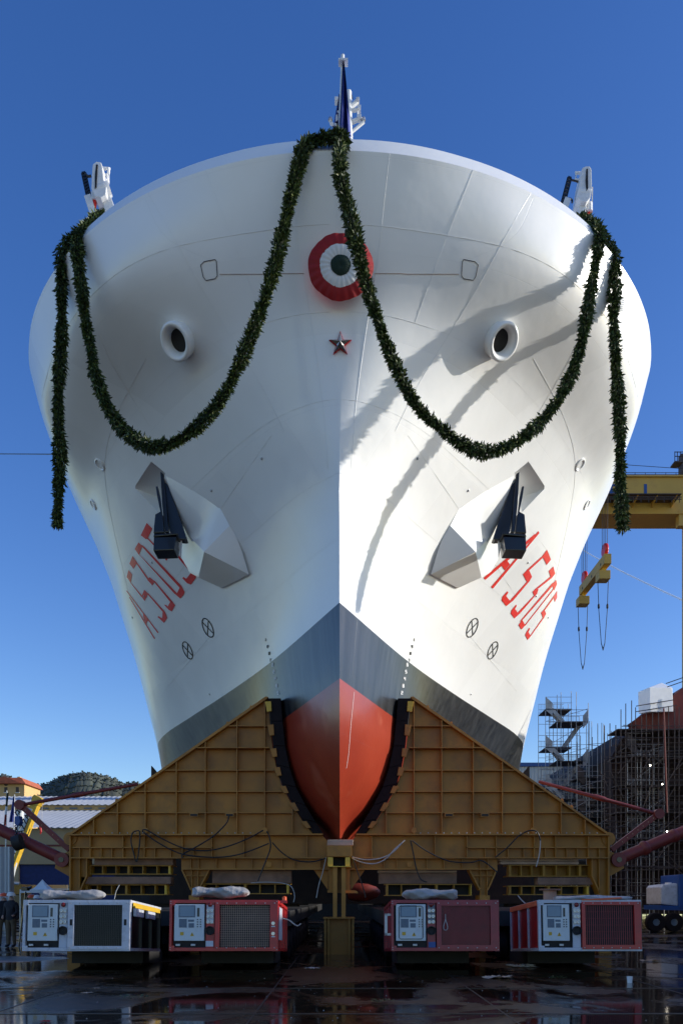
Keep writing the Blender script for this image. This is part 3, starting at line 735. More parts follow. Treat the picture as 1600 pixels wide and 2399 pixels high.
# ------------------------------------------------------------------ support cradle
YC = 24.4
def cradle(sgn, lab):
    def mx(u): return u if sgn > 0 else 2*795-u
    base = P(mx(1110), 2090, YC); t = thing('support_cradle', (base.x, YC+.6, 1.5), lab, 'cradle', 'steel cradles under the hull')
    def pr(b, pts, dy, th): b.pxprism([(mx(u), v) for u, v in pts], YC+dy, th)
    inner = [(964,1636),(958,1690),(952,1748),(944,1792),(932,1837),(912,1875),(884,1920),(856,1956)]
    web = MB(); pr(web, inner+[(836,1957),(820,1975),(820,2037),(1100,2037),(1125,2085),(1125,2100),(1142,2100),(1142,2085),(1165,2037),(1165,2011),(1385,2011),(1385,2050),(1408,2100),(1427,2100),(1427,1957),(1421,1953)], 0, .12)
    web.build('web_plate', M['yellow'], t)
    # rear frames of the same cradle give it depth
    rib = MB(); hor = MB()
    def slope(u): return 1636+(u-964)*(1953-1636)/(1421-964)
    def vin(u):   # where the inner curve reaches column u
        for (a, va), (c_, vc) in zip(inner, inner[1:]):
            if c_ <= u <= a: return va+(vc-va)*(u-a)/(c_-a)
        return 1956
    for u in (905,970,1035,1109,1177,1250,1315,1371):
        top = slope(u) if u > 964 else vin(u)+2
        pr(rib, [(u-1.1,top+2),(u+1.1,top+3.5),(u+1.1,1956),(u-1.1,1956)], -.22, .22)
    def uslope(v): return 964+(v-1636)*(1421-964)/(1953-1636)
    def uin(v):
        for (a, va), (c_, vc) in zip(inner, inner[1:]):
            if va <= v <= vc: return a+(c_-a)*(v-va)/(vc-va)
        return 856
    for v in (1701,1752,1805,1855,1905):
        pr(hor, [(uin(v)+8,v-1.1),(uslope(v)-2,v-1.1),(uslope(v)-1,v+1.1),(uin(v)+8,v+1.1)], -.19 if v != 1752 else -.3, .19 if v != 1752 else .3)
    for u in (871,1019,1100 if 0 else 1094,1163,1252,1302,1379): pr(rib, [(u-1,1959),(u+1,1959),(u+1,2010),(u-1,2010)], -.2, .2)
    for u in (1137,1190,1227,1277,1328,1353,1404): pr(rib, [(u-.8,1988),(u+.8,1988),(u+.8,2010),(u-.8,2010)], -.15, .15)
    for u in (840,900,930,1000,1040,1083,1125,1143): pr(rib, [(u-.8,2012),(u+.8,2012),(u+.8,2036),(u-.8,2036)], -.15, .15)
    for u in (1404,1126,1141): pr(rib, [(u-.8,2038 if u < 1200 else 2012),(u+.8,2038 if u < 1200 else 2012),(u+.8,2099),(u-.8,2099)], -.15, .15)
    pr(hor, [(1093,1985.5),(1421,1985.5),(1421,1987.8),(1093,1987.8)], -.2, .2)
    pr(hor, [(822,2009.5),(1424,2009.5),(1424,2012),(822,2012)], -.26, .26)
    pr(hor, [(820,2036),(1163,2036),(1163,2038.5),(820,2038.5)], -.26, .26)
    pr(hor, [(1110,2052),(1156,2052),(1156,2054),(1110,2054)], -.15, .15)
    rib.each('vertical_rib', M['yellow'], t); hor.each('horizontal_rib', M['yellow'], t)
    fl_ = MB(); pr(fl_, [(834,1953.8),(1432,1954.8),(1432,1958),(834,1957)], -.34, .8); fl_.build('beam_flange', M['yellow'], t)
    sf = MB(); pr(sf, [(962,1633),(968,1632),(1424,1951),(1422,1955),(966,1638)], -.22, .9); sf.build('sloping_flange', M['yellow'], t)
    ef = MB(); pr(ef, [(1424.5,1957),(1428,1957),(1428,2100),(1424.5,2100)], -.2, .8)
    pr(ef, [(1386,2012),(1388.5,2012),(1388.5,2052),(1410,2100),(1407,2100),(1386,2054)], -.15, .5)
    pr(ef, [(1098,2038),(1101,2038),(1127,2086),(1124,2087)], -.15, .5); pr(ef, [(1162,2038),(1166,2038),(1144,2087),(1141,2086)], -.15, .5)
    ef.each('end_flange', M['yellow'], t)
    # diagonal near the keel post
    dg_ = MB(); pr(dg_, [(820,2038),(870,2010),(874,2012),(822,2086)], .02, .08); dg_.build('keel_bracket', M['yellow'], t)
    # deeper frame behind
    bk = MB(); pr(bk, inner[:4]+[(932,1837),(912,1875),(884,1920),(856,1956),(836,1957),(820,1975),(820,2000),(1427,2000),(1427,1957)], 1.5, .1)
    bk.build('rear_frame', M['yellow'], t)
    ft = MB()
    for u0, u1 in ((1122,1146),(1400,1430)):
        a = P(mx(u0), 2100, YC); c_ = P(mx(u1), 2100, YC)
        ft.box((min(a.x,c_.x), YC-.1, 0), (max(a.x,c_.x), YC+.7, a.z+.02))
    ft.build('foot_column', M['yellow'], t)
    # rubber pad against the shell
    hullside = [(932,1636),(928,1690),(922,1748),(911,1800),(896,1845),(874,1888),(851,1926),(832,1956)]
    for i in range(len(inner)-1):
        a0, a1, b0, b1 = inner[i], inner[i+1], hullside[i], hullside[i+1]
        pad = MB(); j = 1.2*(i % 2)
        pr(pad, [(a0[0]-2,a0[1]+.3),(a1[0]-2,a1[1]-.3),(b1[0],b1[1]-.3),(b0[0],b0[1]+.3)], -.18-.015*(i % 2), 1.2); pad.build('rubber_pad', M['rubber'], t, bev=.02)
        du = a1[0]-a0[0]; dv = a1[1]-a0[1]
        cl = MB(); pr(cl, [(a0[0]-8+du*.15,a0[1]+dv*.15-1),(a0[0]+6+du*.15,a0[1]+dv*.15),(a0[0]+4+du*.6,a0[1]+dv*.6),(a0[0]-7+du*.56,a0[1]+dv*.56)], -.24, .08)
        cl.build('pad_clamp', M['yellow_clean_lit' if i == 0 else 'yellow'], t, bev=.01)
    # lugs, small boxes, eye plates
    lug = MB()
    for u in (1315,1337,1055,1000):
        v = slope(u); pr(lug, [(u-6,v+1-4),(u+3,v-9),(u+5,v-5),(u+6,v+4)], .1, .06)
    lug.each('lifting_lug', M['yellow'], t)
    for u in (1052,1136):
        bx_ = MB(); pr(bx_, [(u-10,1906),(u+10,1906),(u+10,1914),(u-10,1914)], -.3, .06); bx_.build('lug_plate', M['yellow'], t)
        bx_ = MB(); pr(bx_, [(u-8,1908),(u+8,1908),(u+8,1912.5),(u-8,1912.5)], -.31, .05); bx_.build('lug_slot', M['black_matt'], t)
    lw = MB()
    for u in (970,960,1250):
        lw.lathe(P(mx(u), 1946 if u != 960 else 2026, YC-.24), (0,1,0), [(0,.001),(0,.09),(.05,.09),(.05,.001)], 14)
    lw.each('shackle_plate', M['yellow'], t)
    # pin bracket at the outer end
    pb = MB(); pr(pb, [(1427,1995),(1440,2000),(1458,2020),(1462,2035),(1427,2055)], .1, .14); pb.lathe(P(mx(1426),1966,YC-.05), (0,1,0), [(0,.001),(0,.21),(.2,.21),(.2,.001)], 20)
    pb.build('pin_bracket', M['yellow'], t)
    blt = MB()
    for k in range(24):
        u = 985+k*18
        blt.lathe(P(mx(u),1953.5,YC-.28), (0,0,1), [(0,.02),(.03,.02),(.03,.001)], 6)
    blt.each('bolt', M['steel'], t)
cradle(1, 'right hand yellow ribbed cradle wing, warmer and brighter, under the sunlit bow')
cradle(-1, 'left hand yellow ribbed cradle wing, in deep shade under the dark side of the bow')

# keel post in the middle
YK = 23.6
kp = thing('keel_post', P(795, 2240, YK).xy.to_3d(), 'yellow twin column post under the stem, between the cradle wings', 'post')
b = MB().pxprism([(766,1982),(824,1982),(824,2008),(766,2008)], YK, 1.2); b.build('head_box', M['yellow'], kp, bev=.01)
b = MB().pxprism([(768,2009.5),(780,2009.5),(780,2030),(768,2030)], YK, 1).pxprism([(809,2009.5),(820,2009.5),(820,2030),(809,2030)], YK, 1).pxprism([(770,2030),(822,2030),(822,2032),(770,2032)], YK-.1, 1.2)
b.build('beam_end', M['yellow_clean_lit'], kp)
MB().pxprism([(780,2009.5),(809,2009.5),(809,2030),(780,2030)], YK+.45, .1).build('opening_shade', M['black_matt'], kp)  # black sheet painted in for the shade inside the opening
for a in (780, 800):
    MB().pxprism([(a,2032),(a+10,2032),(a+9.5,2151),(a,2151)], YK, .5).build('column', M['yellow'], kp)
MB().pxprism([(770,2032.5),(820,2032.5),(820,2087),(770,2087)], YK+.55, .5).build('back_plate', M['yellow'], kp)
MB().pxprism([(767,2087),(832,2087),(838,2090),(838,2094),(767,2092)], YK+.3, 1).build('shelf', M['yellow'], kp)
MB().pxprism([(757,2151),(831,2151),(831,2153.5),(757,2153.5)], YK-.3, 1.2).build('base_flange', M['yellow'], kp)
zb = P(795,2153.5,YK).z
b = MB().box((P(762,0,YK).x, YK, 0), (P(827,0,YK).x, YK+.9, zb)); b.build('base_box', M['yellow'], kp)
for u in (762, 770, 818, 827): MB().box((P(u,0,YK).x-.03, YK-.2, 0), (P(u,0,YK).x+.03, YK, zb)).build('base_rib', M['yellow'], kp)
kb = MB().pxprism([(767,1968),(828,1968),(827,1981.6),(766,1981.6)], YK+.1, 1.1).build('timber_block', M['wood_pale'], bev=.02)
tag(kb, 'pale timber block squeezed between the keel and the yellow post', 'timber')

# ------------------------------------------------------------------ beams and timbers below the cradle
def steel_row(u0, u1, v0, v1, cells, Y, lab, bright):
    t = thing('steel_beam', P((u0+u1)/2, v1, Y), lab, 'steel beam', 'yellow steel beams under the cradle')
    m = M['yellow_rust']
    MB().pxprism([(u0,v0),(u1,v0),(u1,v0+2.2),(u0,v0+2.2)], Y, .8).build('flange', m, t)
    MB().pxprism([(u0,v1-2.2),(u1,v1-2.2),(u1,v1),(u0,v1)], Y, .8).build('flange', m, t)
    MB().pxprism([(u0+1,v0+2.2),(u1-1,v0+2.2),(u1-1,v1-2.2),(u0+1,v1-2.2)], Y+.42, .05).build('web', m if bright else M['black_matt'], t)  # black web stands for shade between stiffeners; bright rows keep their yellow
    for k in range(cells+1):
        u = u0+(u1-u0)*k/cells+random.uniform(-3,3)
        wd = 2.2 if (k % 3) else 5
        u = min(max(u, u0+wd), u1-wd)
        MB().pxprism([(u-wd/2,v0+2.2),(u+wd/2,v0+2.2),(u+wd/2,v1-2.2),(u-wd/2,v1-2.2)], Y+.02, .4).build('stiffener', M['yellow_clean_lit'] if k == cells and not bright else m, t)  # end stiffener in brighter yellow paints in the sunlit beam end
def timber(u0, u1, v0, v1, Y, lab, m='wood', th=.5):
    o = MB().pxprism([(u0,v0),(u1,v0+.5),(u1,v1),(u0,v1)], Y, th).build('timber_beam', M[m], bev=.015)
    tag(o, lab, 'timber', 'timber packing under the cradle')
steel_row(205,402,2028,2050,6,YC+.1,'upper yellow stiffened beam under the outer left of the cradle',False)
steel_row(198,393,2073,2098,6,YC+.1,'lower yellow beam with one end painted brighter as if sunlit, outer left',False)
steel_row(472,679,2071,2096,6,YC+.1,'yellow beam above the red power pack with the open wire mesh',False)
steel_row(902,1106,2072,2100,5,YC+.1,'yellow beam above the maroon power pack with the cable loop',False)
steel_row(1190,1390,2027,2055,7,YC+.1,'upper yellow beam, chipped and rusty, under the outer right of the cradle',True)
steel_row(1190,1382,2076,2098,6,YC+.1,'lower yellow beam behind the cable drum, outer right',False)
timber(221,405,2011.5,2027.5,YC+.05,'top timber under the outer left of the cradle, directly below its bottom plate')
timber(189,400,2055,2072,YC,'reddish timber between the two yellow beams, outer left')
timber(497,682,2039.5,2070.5,YC+.05,'thick brown timber above the beam, inner left')
timber(886,1070,2040,2045.5,YC+.0,'thin plank capping the thick timber, inner right','wood_pale')
timber(888,1070,2046,2071.5,YC+.1,'thick brown timber under the thin plank, inner right')
timber(1171,1355,2013,2018.5,YC+.0,'upper thin plank under the outer right of the cradle','wood_pale')
timber(1172,1356,2019,2026,YC+.05,'lower thin plank under the outer right of the cradle','wood_pale')
timber(1260,1390,2057,2074,YC+.1,'dark timber between the two yellow beams, outer right')

# ------------------------------------------------------------------ self propelled trailers under everything
def trailer(xc, wd, lab):
    t = thing('transport_trailer', (xc, 21.2, 0), lab, 'trailer', 'trailers carrying the ship')
    MB().box((xc-wd/2, 21.3, .95), (xc+wd/2, 56, 1.38)).build('deck', M['black_matt'], t, bev=.03)
    MB().box((xc-.25, 21.1, .55), (xc+.25, 56, .95)).build('spine', M['black_matt'], t)
    for k in range(9):
        for s_ in (-1, 1):
            c_ = Vector((xc+s_*wd*.3, 22+k*1.4, .42))
            wb = MB()
            for dx in (-.28, .28): wb.lathe(c_+Vector((dx-.13,0,0)), (1,0,0), [(0,.12),(0,.38),(.04,.42),(.22,.42),(.26,.38),(.26,.12)], 18)
            wo = wb.build('wheel', M['rubber'], t, smooth=True)
            MB().beam(c_, c_+Vector((0,.05,.6)), .16).build('swing_arm', M['black_matt'], wo)
TX = [-5.75,-2.6,2.35,5.55]
for x, l in zip(TX, ('outermost dark low trailer behind the white framed power pack','dark low trailer behind the red mesh fronted power pack','dark low trailer behind the maroon power pack','dark low trailer behind the power pack with the red grille')): trailer(x, 2.35, l)

for i, (y, lab) in enumerate(((33,'added rusty steel frame, darkened for the shadow under the hull, second from the bow'),(42,'added rusty steel frame, darkened for the shadow under the hull, third from the bow'))):
    t = thing('rear_support_frame', (X0, y, 0), lab, 'cradle', 'frames under the hull further aft')  # frames added and coloured near black for the shade under the hull
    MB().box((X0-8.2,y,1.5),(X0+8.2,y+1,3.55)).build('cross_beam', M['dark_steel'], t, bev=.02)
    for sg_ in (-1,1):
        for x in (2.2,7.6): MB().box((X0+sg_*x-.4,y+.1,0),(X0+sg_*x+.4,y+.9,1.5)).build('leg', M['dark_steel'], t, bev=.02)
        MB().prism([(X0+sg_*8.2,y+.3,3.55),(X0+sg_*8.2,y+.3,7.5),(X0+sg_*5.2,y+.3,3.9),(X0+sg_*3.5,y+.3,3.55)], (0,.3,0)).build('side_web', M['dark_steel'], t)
bh = thing('dark_backdrop', (0, 74, 0), 'low black block added to stand for the dark beneath the hull', 'building')
MB().box((-19.5,66,0),(23,80,7.5)).build('wall', M['black_matt'], bh)  # black backdrop added where the view under the hull falls dark
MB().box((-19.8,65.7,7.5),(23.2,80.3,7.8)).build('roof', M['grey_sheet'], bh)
pod = MB().lathe(P(815,2092,27), (1,0,0), [(0,.25),(.35,.33),(.7,.3),(1.0,.2),(1.12,.08),(1.14,.001)], 20); pod.build('bottom_pod', M['red_oxide'], ship, smooth=True)

# ------------------------------------------------------------------ power packs
YP = 17.0
def power_pack(u0, u1, kind, lab, pitch=4.0):
    xa = (u0-CX)*YP/F; xb = (u1-CX)*YP/F; xc = (xa+xb)/2; W = xb-xa; z0 = .55; z1 = 1.69; Hh = z1-z0
    t = thing('power_pack', (xc, YP, 0), lab, 'power pack', 'power packs at the front of the trailers')
    t.rotation_euler = (R(-pitch), 0, 0); t['_w'] = (0.0,0.0,0.0)
    frame = {'w':M['frame_white'],'r':M['red'],'m':M['red_dark'],'wr':M['frame_white']}[kind]
    body = {'w':M['black'],'r':M['red'],'m':M['red_dark'],'wr':M['red']}[kind]
    L = 2.9
    fx = lambda a: -W/2+W*a
    fz = lambda a: z1-Hh*a
    def bx(name, a0, a1, c0, c1, d0, d1, m, parent=t, bev=0):
        lo = (fx(a0), d0, fz(c1)); hi = (fx(a1), d1, fz(c0))
        return MB().box(lo, hi).build(name, m, parent, bev=bev, local=True)
    MB().box((-W/2+.04, .12, z0+.03), (W/2-.04, L, z1-.03)).build('body', body, t, bev=.02, local=True)
    fr = MB(); e = .055; fp = MB()
    for s_ in (-1, 1):
        fr.box((s_*W/2-(e if s_ > 0 else 0), 0, z0), (s_*W/2+(0 if s_ > 0 else e), .1, z1))
    fr.box((-W/2+e, .002, z1-e*1.3), (W/2-e, .1, z1)); fr.box((-W/2+e, .002, z0), (W/2-e, .1, z0+e*1.4))
    for s_ in (-1, 1):
        fr.box((s_*(W/2)-(.05 if s_ > 0 else 0), .1, z1-.07), (s_*(W/2)+(0 if s_ > 0 else .05), L, z1)); fr.box((s_*(W/2)-(.05 if s_ > 0 else 0), .1, z0), (s_*(W/2)+(0 if s_ > 0 else .05), L, z0+.07))
        for y in (1.0, 1.95, L-.06): (fp if kind == 'w' else fr).box((s_*(W/2)-(.05 if s_ > 0 else 0), y, z0+.07), (s_*(W/2)+(0 if s_ > 0 else .05), y+.06, z1-.07))
    fro = fr.build('frame', frame, t, bev=.006, local=True)
    if fp.v: fp.each('side_post', M['black'], t, local=True)
    g0, g1 = {'w':(.475,.925),'r':(.46,.925),'m':(.465,.92),'wr':(.455,.93)}[kind]
    gt, gb = {'w':(.10,.90),'r':(.095,.93),'m':(.115,.88),'wr':(.10,.88)}[kind]
    gfm = {'w':M['frame_white'],'r':M['red'],'m':M['red_dark'],'wr':M['red']}[kind]
    # grille surround: four bars
    gs = MB(); L0 = .42
    gs.box((fx(L0), -.02, fz(gt)), (W/2-.01, .06, fz(.035))); gs.box((fx(L0), -.02, fz(.965)), (W/2-.01, .06, fz(gb)))
    gs.box((fx(L0), -.02, fz(gb)), (fx(g0), .06, fz(gt))); gs.box((fx(g1), -.02, fz(gb)), (W/2-.01, .06, fz(gt)))
    gs.build('grille_surround', gfm, t, local=True)
    bx('grille_back', g0, g1, gt, gb, .07, .1, M['black_matt'])
    wires = MB(); gw = fx(g1)-fx(g0); gh = fz(gt)-fz(gb)
    nv, nh, wr = {'w':(26,22,.0035),'r':(25,24,.0045),'m':(46,38,.0045),'wr':(23,6,.006)}[kind]
    for k in range(1, nv):
        x = fx(g0)+gw*k/nv; wires.box((x-wr, .03, fz(gb)), (x+wr, .04, fz(gt)))
    for k in range(1, nh):
        z = fz(gb)+gh*k/nh; q_ = wr if kind != 'wr' else .002; wires.box((fx(g0), .041, z-q_), (fx(g1), .048, z+q_))
    wires.build('grille', {'w':M['black'],'r':M['wood_pale'],'m':M['red_dark'],'wr':M['red_dark']}[kind], t, local=True)
    # control cabinet
    bx('recess', .03, .42, .045, .955, .085, .115, M['black_matt'])
    pa0, pa1 = (.045,.32) if kind != 'wr' else (.045,.30)
    pn = bx('control_cabinet', pa0, pa1, .085, .80, -.0, .08, M['panel'], bev=.012)
    pw = pa1-pa0
    def on(name, a0, a1, c0, c1, m, d=.008, par=pn):
        return bx(name, pa0+pw*a0, pa0+pw*a1, .085+.715*c0, .085+.715*c1, -d, .002, m, par)
    on('screen', .18, .66, .06, .33, M['screen']); on('screen_bezel', .14, .70, .03, .36, M['screen_dark'], .004)
    on('readout', .16, .42, .40, .64, M['screen_dark'], .005); on('readout', .46, .66, .42, .48, M['screen_dark'], .005); on('readout', .48, .66, .52, .64, M['screen_dark'], .006); on('readout', .76, .84, .1, .34, M['black'], .005)
    for a in range(2):
        for c_ in range(4):
            bt = MB().lathe((fx(pa0+pw*(.78+a*.1)), -.004, fz(.085+.715*(.42+c_*.065))), (0,-1,0), [(0,.014),(.012,.014),(.013,.001)], 8); bt.build('button', M['black'], pn, local=True)
    on('notice', .2, .32, .76, .85, M['warn'], .004)
    tx = fx(pa0+pw*.6); tz = fz(.085+.715*.87)
    MB().prism([(tx-.045,-.006,tz),(tx+.045,-.006,tz),(tx,-.006,tz+.085)], (0,.006,0)).build('warning_sign', M['warn'], pn, local=True)
    bol = MB().box((tx-.005,-.009,tz+.028),(tx+.005,-.006,tz+.06)).box((tx-.005,-.009,tz+.012),(tx+.005,-.006,tz+.021)); bol.build('exclamation_mark', M['black_matt'], pn, local=True)
    if kind == 'm':
        ws = MB(); x0_, x1_ = fx(pa0+pw*.1), fx(pa0+pw*.9); za, zc = fz(.085+.715*.05), fz(.085+.715*.95); rr = .03
        loop = [(x0_+rr,-.012,za),(x1_-rr,-.012,za),(x1_,-.012,za-rr),(x1_,-.012,zc+rr),(x1_-rr,-.012,zc),(x0_+rr,-.012,zc),(x0_,-.012,zc+rr),(x0_,-.012,za-rr),(x0_+rr,-.012,za)]
        ws.tube(loop, .008, 6, False); ws.build('window_seal', M['black'], pn, local=True)
    for a in (.06, .2): bx('latch', a, a+.04, .86, .90, .0, .05, M['steel'], bev=.006)
    # gauge strip
    gp = bx('gauge_strip', .335, .41, .05, .93, .03, .08, frame if kind != 'w' else M['frame_white'])
    if kind in ('r', 'm', 'wr'): bx('gauge_plate', .34, .405, .10, .46, .02, .035, M['frame_white'] if kind != 'm' else M['screen_dark'], gp)
    for c_ in (.21, .32, .43):
        for a in (.355, .39):
            g_ = MB().lathe((fx(a), .02, fz(c_)), (0,-1,0), [(0,.038),(.03,.038),(.03,.03),(.02,.028),(.02,.001)], 16).build('gauge', M['chrome'], gp, smooth=True, local=True)
            MB().lathe((fx(a), -.001, fz(c_)), (0,-1,0), [(0,.026),(.002,.001)], 14).build('gauge_face', M['panel'], g_, local=True)
    MB().lathe((fx(.372), .02, fz(.095)), (0,-1,0), [(0,.05),(.03,.05),(.05,.03),(.055,.001)], 16).build('stop_lamp', M['warn_lamp'], gp, smooth=True, local=True)
    MB().lathe((fx(.372), .028, fz(.60)), (0,-1,0), [(.0,.001),(.004,.07),(.05,.085),(.05,.1),(0,.1)], 20).build('air_port', M['black_matt'], gp, smooth=True, local=True)
    if kind == 'w':
        for a in (.452, .955): bx('handle_slot', a-.012, a+.012, .38, .50, -.026, -.018, M['black_matt'])
        sb = MB().box((W/2+.004, .15, z1-.16), (W/2+.02, 2.7, z1-.05)); sb.build('yellow_stripe', M['warn'], t, local=True)
        for y0 in (.2, 1.3): MB().box((W/2+.004, y0, z1-.36), (W/2+.07, y0+.7, z1-.18)).build('side_box', M['frame_white'], t, bev=.01, local=True)
    if kind == 'r':
        MB().box((W/2+.004, .16, z0+.25), (W/2+.02, .95, z1-.15)).build('side_panel', M['frame_white'], t, local=True)
        bx('name_plate', .335, .405, .80, .91, .015, .03, M['frame_white'])
        for c_ in (.46, .66):
            MB().lathe((fx(.955), -.02, fz(c_)), (0,-1,0), [(0,.04),(.02,.04),(.02,.001)], 16).build('side_gauge', M['chrome'], t, smooth=True, local=True)
            bx('gauge_label', .938, .972, c_+.05, c_+.07, -.024, -.02, M['panel'])
        MB().lathe((W/2+.1, .5, z1+.02), (0,0,1), [(0,.05),(.08,.05),(.1,.02),(.1,.001)], 14).build('beacon', M['orange'], t, smooth=True, local=True)
        pt = MB().box((W/2, .45, z1-.04), (W/2+.16, .55, z1+.02)); pt.build('beacon_bracket', M['red'], t, local=True)
    if kind == 'm':
        ps = [(.02+.05*math.sin(a)*(1-math.cos(a))*.5*1.4, -.06, z1-.42-.13*(1-math.cos(a))) for a in [k*math.pi/8 for k in range(17)]]
        ps = [(p[0]-.02, p[1], p[2]) for p in ps]
        MB().tube([(0,-.06,z1-.32)]+ps, .008, 6).build('wire_loop', M['cable_grey'], t, local=True)
        MB().box((-W/2-.14, .1, z0+.35), (-W/2-.08, .14, z1-.3)).box((-W/2-.14,.1,z0+.35),(-W/2,.14,z0+.4)).box((-W/2-.14,.1,z1-.35),(-W/2,.14,z1-.3)).build('side_handle', M['steel'], t, local=True)
        bx('blue_cap', .345, .41, .82, .93, .0, .03, M['blue'])
    if kind == 'wr':
        ob = MB().box((-W/2-.02, .12, z1-.13), (-W/2-.004, 2.8, z1-.01)); ob.build('orange_stripe', M['tarp_orange'], t, local=True)
    ri = MB()
    for k in range(7):
        for c_ in (.065, .935):
            ri.lathe((fx(.44+k*.088), -.02, fz(c_)), (0,-1,0), [(0,.014),(.012,.012),(.014,.001)], 8)
    for s_ in (-1, 1):
        for c_ in (.03,.07,.93,.97): ri.lathe((s_*(W/2-.028), 0, fz(c_)), (0,-1,0), [(0,.011),(.01,.01),(.011,.001)], 6)
    ri.build('rivets', M['steel'], t, smooth=True, local=True)
    cn = MB()
    for s_ in (-1, 1):
        for z in (z0, z1-.12): cn.box((s_*W/2-(.12 if s_ > 0 else 0), -.006, z), (s_*W/2+(0 if s_ > 0 else .12), -.0005, z+.12))
    cn.each('corner_casting', frame, t, local=True)
    sup = MB().box((-W/2+.3, 2.3, .25), (W/2-.3, 4.4, z0)); sup.build('mounting_frame', M['black_matt'], t, local=True)
    wl = MB()
    for s_ in (-.25, .25): wl.lathe((s_*W-.16, 3.2, .43), (1,0,0), [(0,.1),(0,.38),(.04,.42),(.28,.42),(.32,.38),(.32,.1)], 18)
    wl.build('wheels', M['rubber'], t, smooth=True, local=True)
    return t, xc, W
power_pack(50,303,'w','white framed power pack with dark fine mesh, leftmost of the four')
power_pack(395,651,'r','bright red power pack with an open wire mesh grille and warning triangle')
power_pack(917,1171,'m','maroon power pack with a wire loop hanging on its fine grille')
power_pack(1264,1506,'wr','power pack with white frame and bright red grille panel, rightmost of the four')

# folded tarpaulins on top
def tarp(u0, u1, v0, v1, lab, m='tarp', seed=1, Y=YP+.35, flat=False):
    rnd = random.Random(seed); n = 60; k = 22; vs = []; fs = []
    a = P(u0, v1, Y); b_ = P(u1, v1, Y); hh = (v1-v0)*Y/F; ln = b_.x-a.x
    for i in range(n+1):
        t = i/n; end = min(1, min(t, 1-t)*9+.35)
        rr = hh*(.5 if not flat else .5)*(.9+.12*math.sin(t*9+seed)+.05*rnd.random())*end**.5
        for j in range(k):
            th = 2*math.pi*j/k; cr = 1+.12*math.sin(3*th+t*9+seed)+.045*math.sin(5*th-t*26+seed*2)+.012*rnd.uniform(-1,1)
            vs.append((a.x+ln*t+.03*math.sin(th*2+seed)*(1-end), Y+math.cos(th)*rr*(1.7 if not flat else 3.0)*cr, a.z+hh*.5+math.sin(th)*rr*cr))
    for i in range(n):
        for j in range(k): j2 = (j+1) % k; fs.append((i*k+j, i*k+j2, (i+1)*k+j2, (i+1)*k+j))
    fs.append(tuple(range(k))); fs.append(tuple(n*k+j for j in range(k)))
    o = MB().add(vs, fs).build('tarpaulin', M[m], smooth=True, angle=50)
    return tag(o, lab, 'tarpaulin', 'folded tarpaulins on the power packs')
tarp(96,244,2087,2109,'dusty grey beige folded tarpaulin on the white framed power pack',seed=1)
tarp(452,582,2079,2105,'shiny grey rolled tarpaulin on the bright red power pack',seed=2)
tarp(944,1070,2084,2109,'silvery rolled tarpaulin on the maroon power pack',seed=5)
o = tarp(1300,1476,2099,2115,'flat grey tarpaulin with an orange fold on the power pack with the red grille',seed=4,flat=True)
MB().pxprism([(1362,2108),(1455,2103),(1458,2106),(1418,2110),(1364,2110.5)], YP+.1, .06).build('orange_fold', M['tarp_orange'], o)

# cable drum standing behind the right hand pack
cd = thing('cable_drum', (P(1288,0,20.5).x, 20.5, 1.38), 'wooden cable drum with a pale core behind the rightmost power pack', 'cable drum')
c0 = P(1288,2114,20.5)
MB().lathe((c0.x,20.5,1.4), (0,0,1), [(0,.001),(0,.36),(.05,.36),(.05,.001)], 24).build('lower_flange', M['wood'], cd)
MB().lathe((c0.x,20.5,1.46), (0,0,1), [(0,.17),(P(0,2087,20.5).z-1.46,.17)], 20).build('core', M['wood_pale'], cd, smooth=True)
MB().lathe((c0.x,20.5,P(0,2087,20.5).z), (0,0,1), [(0,.001),(0,.28),(.04,.28),(.04,.001)], 24).build('upper_flange', M['wood'], cd)

# hoses and cables hung on the cradle
def cable(pts, lab, m='cable', r_=.022, Y=YC-.42, group='cables hung on the cradle'):
    o = MB().tube(spline([P(u, v, Y) for u, v in pts], 6), r_, 6).build('cable', M[m], smooth=True); tag(o, lab, 'cable', group)
cable([(326,1947),(312,1951),(307,1970),(312,1995),(320,2020),(325,1995),(328,1965),(327,1948)], 'black cable in a narrow hanging loop on the left cradle wing')
cable([(333,1946),(345,1946),(380,1966),(430,1988),(480,1994),(530,1985),(580,1966),(617,1946)], 'black cable swagging from the narrow loop up to the inner post, left wing')
cable([(333,1948),(370,1975),(420,2000),(470,2008),(520,2009),(570,2000),(630,1977)], 'lower long black cable swag across the left cradle wing')
cable([(537,1910),(530,1930),(500,1960),(460,1985),(428,2003),(428,2012)], 'black cable dropping diagonally from the box, left cradle wing')
cable([(625,1948),(632,1965),(633,1990),(618,2030),(604,2066)], 'black cable falling from the inner left wing to the thick timber')
cable([(638,1975),(660,1998),(690,2016),(730,2020),(762,2012)], 'black cable sagging to the keel post, left wing')
cable([(825,2012),(850,2022),(880,2024),(905,2012),(925,1990),(948,1970)], 'lower pale grey cable sagging right of the keel post', 'cable_grey', .02)
cable([(825,2009),(855,2015),(890,2012),(920,1998),(948,1969)], 'upper pale grey cable sagging right of the keel post', 'cable_grey', .02)
cable([(962,1970),(968,2000),(975,2035),(985,2060),(1000,2068)], 'black cable hanging in front of the thick timber, right wing')
cable([(965,1970),(1000,1995),(1050,2018),(1100,2022),(1130,2018),(1165,2045)], 'long black cable across the right cradle wing ending at the inner leg')
cable([(1160,2010),(1190,1985),(1215,1960),(1240,1947),(1258,1950),(1266,1970)], 'black cable looping over the shackle plate, right wing')
cable([(1266,1970),(1264,2000),(1256,2032)], 'pale cable tail hanging below the shackle plate, right wing', 'cable_grey', .018)
cable([(826,2012),(838,2045),(852,2085),(856,2104)], 'thin cable hanging just right of the keel post', 'cable', .02)
